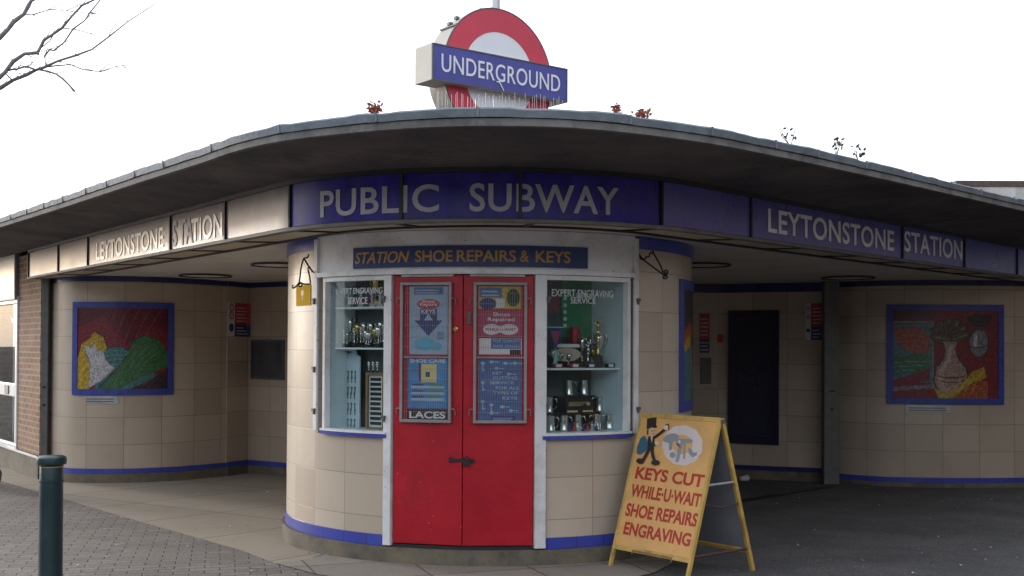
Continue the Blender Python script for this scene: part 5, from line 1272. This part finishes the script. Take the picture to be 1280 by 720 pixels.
# ------------------------------------------------------------------ shopping trolley at the left edge (only a wheel rim reaches the picture)
wc = at_ground(-10, 609); wr_ = .095; wz = wc.z + wr_ + .015
trol = empty('shopping_trolley', wc, 'shopping trolley at the left edge with only a thin wheel rim in view', 'trolley')
BP = Plane((wc.x, wc.y, wz), (1, .12, 0))
for dv in (0, .36):
    def WP(a, r): return BP.P(r * math.cos(a), r * math.sin(a)) + Vector((-.42, 1, 0)) * dv
    bm = bmesh.new(); tube(bm, [WP(2 * math.pi * k / 30, wr_) for k in range(31)], .011, 8, cap=False); wh = build('wheel', bm, mat('tyre_rubber', (.06, .06, .06), .7), trol, smooth=True)
    bm = bmesh.new()
    for k in range(6): tube(bm, [WP(0, 0), WP(2 * math.pi * k / 6, wr_ - .005)], .004, 5)
    build('spoke', bm, m_alu, wh)
bm = bmesh.new(); tube(bm, [BP.P(0, 0), BP.P(0, 0) + Vector((-.04, .36, 0))], .008, 6); tube(bm, [BP.P(0, 0) + Vector((-.02, .18, 0)), BP.P(-.1, .12) + Vector((-.02, .18, 0)), BP.P(-.16, .9) + Vector((-.02, .18, 0)), BP.P(-.06, .95) + Vector((-.02, .18, 0))], .011, 8); build('frame', bm, m_alu, trol, smooth=True)
bm = bmesh.new(); c = BP.P(-.3, .38) + Vector((-.02, .18, 0)); box(bm, c, (.26, .34, .62), .1); build('bag', bm, m_pnavy, trol, bevel=.04, segs=3)

# ------------------------------------------------------------------ A-board
FL, FR, RRt = at_z(763.5, 709, 0), None, None
FLp = Vector((.705, 8.475, 0)); FRp = Vector((1.19, 7.885, 0)); wv = FRp - FLp; WB = wv.length; wd = wv.normalized(); back = Vector((-wd.y, wd.x, 0))
lean = .345; hB = 1.11
upv = (back * lean + Vector((0, 0, hB))); Lb = upv.length; upv.normalize()
AB = Plane(FLp, wd, upv)
if AB.nn.y > 0: AB.nn = -AB.nn
aboard = empty('sandwich_board', FLp + wv / 2 + back * lean, 'yellow sandwich board advertising keys cut and shoe repairs beside the kiosk', 'sandwich board')
m_yel = mat('yellow_frame_paint', (0.56, 0.36, 0.09), .5, var=.15, vscale=9, stain=(.25, .16, .06)); m_or = mat('orange_board_paint', (0.72, 0.40, 0.13), .5, var=.08, vscale=5, stain=(.58, .33, .12), speck=((.35, .22, .10), 40, .73))
bm = bmesh.new(); fw = .022
slab(bm, AB, 0, fw, 0, Lb, -.03, .03); slab(bm, AB, WB - fw, WB, 0, Lb, -.03, .03); slab(bm, AB, fw, WB - fw, Lb - .035, Lb, -.03, .03); slab(bm, AB, fw, WB - fw, .135, .17, -.03, .028)
build('front_frame', bm, m_yel, aboard, bevel=.003)
bm = bmesh.new(); slab(bm, AB, fw, WB - fw, .17, Lb - .035, -.016, .012); pn = build('front_panel', bm, m_or, aboard)
rb_ = FLp + back * lean * 2.0
upr = (-back * lean + Vector((0, 0, hB - .004))).normalized(); AR = Plane(rb_ + back * .03, wd, upr); 
m_gry = mat('grey_backboard', (.20, .22, .26), .6, var=.15, vscale=4)
bm = bmesh.new()
for u in (0, WB - .028): slab(bm, AR, u, u + .028, 0, Lb - .01, -.015, .03)
slab(bm, AR, .028, WB - .028, Lb - .05, Lb - .01, -.015, .03); slab(bm, AR, .028, WB - .028, .14, .17, -.015, .03)
build('rear_frame', bm, m_yel, aboard, bevel=.003)
bm = bmesh.new(); slab(bm, AR, .028, WB - .028, .17, Lb - .05, -.004, .008); build('rear_panel', bm, m_gry, aboard)
bm = bmesh.new()
f0 = AB.P(WB - .012, .68, -.018); r0 = AR.P(WB - .014, .68, 0); tube(bm, [f0, r0], .009, 6); build('stay_bar', bm, m_alu, aboard)
bm = bmesh.new()
f0 = AB.P(.012, .68, -.018); r0 = AR.P(.014, .68, 0); tube(bm, [f0, r0], .009, 6)
build('stay_bar', bm, m_alu, aboard)
bm = bmesh.new(); tube(bm, [AB.P(WB - .012, .55, -.02), (AB.P(WB - .012, .55, -.02) + AR.P(WB - .014, .52, 0)) / 2 + Vector((0, 0, -.03)), AR.P(WB - .014, .52, 0)], .006, 6); build('cord', bm, mat('brown_cord', (.08, .04, .03), .8), aboard)
bm = bmesh.new(); tube(bm, [AB.P(WB - .02, .18, -.03), AR.P(WB - .02, .17, 0)], .01, 6)
build('cord', bm, mat('brown_cord', (.08, .04, .03), .8), aboard)
bm = bmesh.new()
for u in (.012, WB - .012): 
    p = AB.P(u, Lb - .02, -.035); box(bm, p, (.03, .04, .03), math.atan2(wd.y, wd.x))
build('hinge', bm, m_steel, aboard)
# painted design
m_sred = mat('signwriter_red', (.42, .028, .012), .5, var=.1); m_sblack = mat('signwriter_black', (.02, .013, .014), .5); m_sblue = mat('signwriter_blue', (.03, .12, .19), .5); m_spale = mat('signwriter_pale', (.66, .58, .56), .5, var=.06, vscale=8); m_sgrey = mat('signwriter_grey', (.27, .29, .31), .5, var=.1); m_sskin = mat('signwriter_cream', (.66, .42, .22), .5)
def abx(x, y): return 740 + x / 3.1318, 490 + y / 3.1304
bm = bmesh.new()
for tx, lb, lt, rbp in (('KEYS CUT', (165, 338), (172, 290), (437, 375)), ('WHILE·U·WAIT', (147, 408), (152, 358), (425, 452)), ('SHOE REPAIRS', (127, 484), (133, 432), (412, 530)), ('ENGRAVING', (120, 556), (125, 505), (385, 607))):
    u0, v0 = AB.hit(*abx(*lb)); u0b, v1 = AB.hit(*abx(*lt)); u1, v0r = AB.hit(*abx(*rbp))
    text_on(bm, AB, tx, (u0 + u0b) / 2 + .006, u1 - .012, v0, v1, -.0032, weight=.034, th=.0004, v0r=v0r, v1r=v0r + (v1 - v0) * 1.0)
build('lettering', bm, m_sred, pn, recalc=False)
def abp(pts): return [AB.hit(*abx(*p)) for p in pts]
lay_ = [0]
def AP(bm, pts, mi): lay_[0] += 1; poly(bm, AB, abp(pts), -.0035 + lay_[0] * .00015, .0002, mi)
def limb(bm, pts, w, mi):
    for a, b in zip(pts[:-1], pts[1:]):
        d = Vector((b[0] - a[0], b[1] - a[1])); n_ = Vector((-d.y, d.x)).normalized() * w
        AP(bm, [(a[0] + n_.x, a[1] + n_.y), (b[0] + n_.x, b[1] + n_.y), (b[0] - n_.x, b[1] - n_.y), (a[0] - n_.x, a[1] - n_.y)], mi)
    for p in pts: AP(bm, ell(p[0], p[1], w, w, 10), mi)
bm = bmesh.new()
cl = []
for k in range(72): a = 2 * math.pi * k / 72; q = 1 + .05 * abs(math.sin(a * 5.5)); cl.append((353 + 76 * q * math.cos(a), 208 + 76 * q * math.sin(a)))
AP(bm, cl, 3); AP(bm, ell(352, 205, 40, 38, 24), 4)
AP(bm, ell(308, 180, 32, 17, 20, rot=-.25), 5); AP(bm, [(300, 190), (316, 192), (312, 226), (300, 228)], 5); AP(bm, ell(315, 246, 12, 12, 14), 5)
AP(bm, ell(342, 198, 15, 15, 18), 5); AP(bm, ell(342, 194, 6, 6, 12), 3); limb(bm, [(346, 206), (333, 268)], 7, 5); limb(bm, [(352, 190), (386, 192)], 8, 5); limb(bm, [(362, 200), (360, 258)], 4, 5); AP(bm, [(376, 216), (388, 222), (398, 238), (412, 234), (408, 248), (392, 256), (378, 240)], 5)
limb(bm, [(334, 204), (345, 215)], 2, 0)
# painted man in a top hat and cape, holding up a key
AP(bm, [(205, 170), (190, 180), (176, 215), (174, 240), (188, 246), (208, 232), (226, 205)], 2)
AP(bm, [(214, 138), (216, 104), (253, 98), (250, 136)], 0); AP(bm, ell(234, 138, 23, 5, 16, rot=-.15), 0)
AP(bm, ell(236, 156, 17, 17, 18), 6); AP(bm, [(216, 146), (222, 146), (220, 168), (215, 166)], 0); AP(bm, ell(235, 153, 2, 3, 8), 0); AP(bm, ell(245, 152, 2, 3, 8), 0); AP(bm, [(234, 163), (246, 161), (242, 166)], 1)
AP(bm, [(220, 174), (246, 172), (242, 228), (216, 230)], 0); AP(bm, [(230, 174), (240, 173), (234, 200)], 3)
limb(bm, [(242, 180), (262, 166), (284, 148)], 5, 0); AP(bm, ell(290, 140, 9, 9, 12), 3); limb(bm, [(288, 130), (300, 126), (302, 146)], 1.5, 0)
limb(bm, [(228, 188), (224, 208), (246, 206)], 5, 0); AP(bm, ell(256, 202, 9, 7, 12), 3)
limb(bm, [(222, 228), (210, 252), (200, 268)], 6, 0); limb(bm, [(236, 228), (240, 252), (246, 270)], 6, 0); AP(bm, ell(190, 271, 15, 11, 14, rot=.2), 0); AP(bm, ell(250, 277, 17, 11, 14), 0)
build('painted_figure', bm, [m_sblack, m_sred, m_sblue, m_spale, m_or, m_sgrey, m_sskin], pn, recalc=False)
bm = bmesh.new()
u0, v0 = AB.hit(*abx(158, 612)); u1, v1 = AB.hit(*abx(315, 640)); slab(bm, AB, u0, u1, v0 - .022, v0 - .008, -.0035, .004); slab(bm, AB, u0, u0 + .008, v0 - .04, v0 - .022, -.0035, .004); slab(bm, AB, u1 - .008, u1, v0 - .04, v0 - .022, -.0035, .004)
build('worn_strip', bm, mat('worn_brown', (.28, .15, .05), .7, var=.3), pn)

# white paper cup lying behind the board
cc = at_ground(930, 602)
bm = bmesh.new(); pts = [cc + Vector((-.05, -.03, .04)), cc + Vector((.05, .02, .045))]; tube(bm, pts, [.03, .042], 14); o = build('paper_cup', bm, m_pwhite, smooth=40); tag(o, 'white paper cup lying on the floor behind the sandwich board', 'cup')

# drain channel across the right entrance floor
a, b = at_ground(925, 627), at_ground(1035, 609)
bm = bmesh.new(); d = (b - a).normalized(); nrm = Vector((-d.y, d.x, 0)) * .05
hexa(bm, [p + Vector((0, 0, z)) for z in (.001, .012) for p in (a - nrm, b - nrm, b + nrm, a + nrm)]); o = build('drain_channel', bm, m_black); tag(o, 'dark drain channel strip across the floor of the right entrance', 'drain')

# litter: bits of paper and leaf scattered over the ground
bm = bmesh.new()
def flake(x, y, r, mi):
    a = random.uniform(0, 6.28); z = zg(y) + .010
    pts = [(x + r * random.uniform(.5, 1) * math.cos(a + t) * (1 if t in (0, math.pi) else .55), y + r * random.uniform(.5, 1) * math.sin(a + t)) for t in (0, 1.2, 2.2, math.pi, 4.2, 5.3)]
    v1 = [bm.verts.new((px, py, z + random.uniform(.001, .012))) for px, py in pts]; bm.faces.new(v1).material_index = mi
for _ in range(70):
    px, py = random.uniform(905, 1279), random.choice([random.uniform(608, 640), random.uniform(615, 719)]); p = at_ground(px, py); flake(p.x, p.y, random.uniform(.006, .024), random.choice([0, 1, 2, 2]))
for _ in range(110):
    px, py = random.uniform(2, 700), random.uniform(612, 719); p = at_ground(px, py)
    if (p.xy - KC).length < KR + .08: continue
    flake(p.x, p.y, random.uniform(.006, .022), random.choice([0, 1, 2]))
lit = build('litter', bm, [m_pwhite, mat('dry_leaf', (.22, .15, .07), .8), mat('dull_paper', (.35, .33, .30), .8)], recalc=False)
tag(lit, 'scattered scraps of paper and dry leaf on the ground', 'litter', kind='stuff')

# ------------------------------------------------------------------ bare tree at the left, trunk outside the picture
TY = 10.0
tree = empty('bare_tree', (-6.9, TY + .3, 0), 'leafless tree reaching bare twigs into the top left of the sky', 'tree')
m_bark = mat('bark', (.20, .195, .20), .85, var=.3, vscale=14, bump=.6, bscale=40)
bm = bmesh.new(); tube(bm, [(-6.9, TY + .3, -.15), (-6.88, TY + .3, .4), (-6.85, TY + .28, 1.8), (-6.8, TY + .2, 3.0), (-6.75, TY + .15, 3.6), (-6.8, TY + .2, 5.0), (-6.9, TY + .3, 6.6)], [.24, .19, .16, .14, .12, .08, .03], 14); build('trunk', bm, m_bark, tree, smooth=True)
bm = bmesh.new()
BR = [([(-360, 420), (-180, 380), (-60, 330), (0, 280), (60, 220), (100, 165), (180, 105), (215, 40), (235, 5), (300, -35), (420, -120)], 13, 8, -.2),
      ([(-380, 900), (-220, 760), (-80, 650), (0, 575), (35, 545), (100, 460), (185, 403), (280, 395), (295, 370), (330, 300), (385, 265), (465, 210), (540, 120), (615, 40), (720, -8), (900, -90)], 13, 4, .0),
      ([(-380, 900), (-240, 800), (-100, 720), (0, 660), (100, 600), (200, 560), (270, 525), (330, 505), (440, 455), (570, 415), (690, 370), (810, 280), (955, 165), (1100, 70), (1180, 20)], 13, 1.2, .1),
      ([(290, 522), (360, 535), (420, 555), (470, 590), (520, 640), (560, 685)], 5, 5, .1), ([(330, 505), (440, 490), (530, 485), (630, 525), (650, 518), (740, 540), (860, 500), (920, 490), (1015, 495)], 4, 1.2, .15),
      ([(30, 540), (80, 522), (130, 518), (180, 500), (220, 505), (270, 525)], 5, 5, .05), ([(345, 490), (335, 420), (370, 375), (405, 378), (480, 318), (550, 215), (635, 155), (670, 100), (750, 0), (800, -60)], 5, 3, .05),
      ([(465, 210), (560, 220), (675, 250), (755, 243)], 3, 1.5, .0), ([(180, 105), (240, 112), (350, 78), (400, 70), (495, 82), (680, 100), (700, 105)], 3.5, 1.2, -.15), ([(35, 545), (95, 605)], 4, 4, .05), ([(295, 370), (375, 305), (395, 260)], 3, 2, .0), ([(100, 460), (82, 435)], 5, 2, 0)]
for pts, w0, w1, dy in BR:
    P3 = [at_y(x / 6, y / 6, TY + dy) for x, y in pts]
    if pts[0][0] < -100: P3 = [Vector((-6.78, TY + .18, 3.3 + .1 * w0 * (0 if pts[0][1] > 600 else 1.0)))] + P3[1:]
    n_ = len(P3); rs = [max(.003, (w0 + (w1 - w0) * i / (n_ - 1)) / 6 / FPX * TY / 2 * 2.9 * (1.15 if i % 2 else .95)) for i in range(n_)]
    tube(bm, P3, rs, 7)
    for i in range(1, n_ - 1):
        if pts[i][0] > -20 and random.random() < .8:
            d = (P3[i + 1] - P3[i]).normalized(); up_ = random.choice((-1, 1)); L_ = random.uniform(.08, .32)
            q1 = P3[i] + (d + Vector((0, random.uniform(-.3, .3), up_ * random.uniform(.3, .8)))).normalized() * L_ * .5; q2 = q1 + (d + Vector((random.uniform(-.2, .4), random.uniform(-.3, .3), up_ * random.uniform(0, .6)))).normalized() * L_ * .5
            tube(bm, [P3[i], q1, q2], [.004, .0032, .0024], 5)
        if random.random() < .35: 
            d = (P3[i + 1] - P3[i]).normalized(); q = P3[i] + Vector((random.uniform(-.02, .02), 0, random.uniform(-.02, .03))); tube(bm, [P3[i], q], [rs[i] * 1.1, rs[i] * .5], 5)
random.seed(11)
def twig(p, d, L, r, depth):
    q = p + d * L; mid = (p + q) / 2 + Vector((random.uniform(-1, 1), random.uniform(-1, 1), random.uniform(-1, 1))) * L * .08
    tube(bm, [p, mid, q], [r, r * .8, r * .6], 6)
    if depth == 0: return
    for _ in range(random.choice((2, 3))):
        nd = (d + Vector((random.uniform(-.7, .3), random.uniform(-.7, .7), random.uniform(-.2, .7)))).normalized(); twig(q, nd, L * random.uniform(.6, .85), r * .58, depth - 1)
for z, dx, dy in ((3.5, -1, .2), (4.2, -.6, -.8), (4.8, -.5, .7), (5.4, -.8, -.2), (6.3, -.3, .1)):
    twig(Vector((-6.8, TY + .2, z)), Vector((dx, dy, .8)).normalized(), .95, .05, 3)
build('branches', bm, m_bark, tree, smooth=True)

# ------------------------------------------------------------------ unseen terraces added behind and beside the camera to block sky and darken reflections
m_stock = brickmat('stock_brick', (0.16, 0.11, 0.075), (0.22, 0.16, 0.11), (0.20, 0.18, 0.15), 0.225, 0.075, 0.010, rough=0.9, offset=0.5, bump=0.5, stain=(.10, .08, .065), coords='Object')
m_slate = mat('roof_slate', (.06, .06, .07), .7, var=.3, vscale=5); m_dglass = mat('far_pane', (.03, .035, .04), .08)
def terrace(c, n, w, d, h, rz, label, shop=True):
    t = empty('blocker_terrace', c, label, 'terrace'); M = Matrix.Translation(c) @ Matrix.Rotation(rz, 4, 'Z'); L = n * w
    def B(nm, lst, m, par):
        bm = bmesh.new()
        for cc, dd in lst: box(bm, cc, dd)
        bm.transform(M); return build(nm, bm, m, par)
    wall = B('wall', [((0, 0, h / 2 - .2), (L, d, h + .4))], m_stock, t)
    bm = bmesh.new(); hexa(bm, [(-L / 2 - .2, -d / 2 - .3, h + .02), (L / 2 + .2, -d / 2 - .3, h + .02), (L / 2 + .2, d / 2 + .3, h + .02), (-L / 2 - .2, d / 2 + .3, h + .02), (-L / 2 - .2, -.1, h + 2.2), (L / 2 + .2, -.1, h + 2.2), (L / 2 + .2, .1, h + 2.2), (-L / 2 - .2, .1, h + 2.2)]); bm.transform(M); rf = build('roof', bm, m_slate, t)
    for i in range(n):
        x = -L / 2 + w * (i + .5)
        B('chimney', [((x + w / 2 - .3, 0, h + 2.2), (.6, 1.0, 1.8))], m_stock, rf)
        for z in ((4.6, 7.3) if h > 8 else (4.6,)):
            for dx in (-1.2, 1.2):
                f = B('window', [((x + dx, -d / 2 - .03, z), (1.15, .1, 1.65))], m_pwhite, t); B('pane', [((x + dx, -d / 2 - .085, z), (.95, .02, 1.45))], m_dglass, f)
        f = B('shopfront', [((x, -d / 2 - .05, 1.45), (w - .5, .14, 2.5))], m_dglass, t); B('fascia_board', [((x, -d / 2 - .12, 3.0), (w - .3, .28, .55))], [m_pwhite, m_pblue, m_pgreen, m_pred][i % 4], f)
    return t
terrace(Vector((-2, -32, 0)), 9, 5.5, 8, 6.6, math.pi, 'unseen brick shop terrace across the street behind the viewer, added to block sky light')
terrace(Vector((22, 1, 0)), 9, 5.5, 8, 10.5, -math.pi / 2, 'unseen brick shop terrace on the right, added to block sky light')
terrace(Vector((-30, -12, 0)), 7, 5.5, 8, 7.2, math.pi / 2, 'unseen brick shop terrace on the left, added to darken window reflections')

# unseen brick block added to keep light out of the right recess
nb_ = empty('blocker_building', (12.4, 7.5, 0), 'unseen plain brick building right of the station, added to block light', 'building')
bm = bmesh.new(); box(bm, (12.4, 7.4, 3.4), (7.2, 10.6, 7.2)); build('wall', bm, m_stock, nb_)
bm = bmesh.new(); box(bm, (12.4, 7.4, 7.1), (7.6, 11.0, .24)); build('coping', bm, m_edge, nb_)
for y in (3.9, 6.4, 8.9, 11.2):
    bm = bmesh.new(); box(bm, (8.78, y, 4.6), (.08, 1.2, 1.7)); f = build('window', bm, m_pwhite, nb_)
    bm = bmesh.new(); box(bm, (8.73, y, 4.6), (.03, 1.0, 1.5)); build('pane', bm, m_dglass, f)
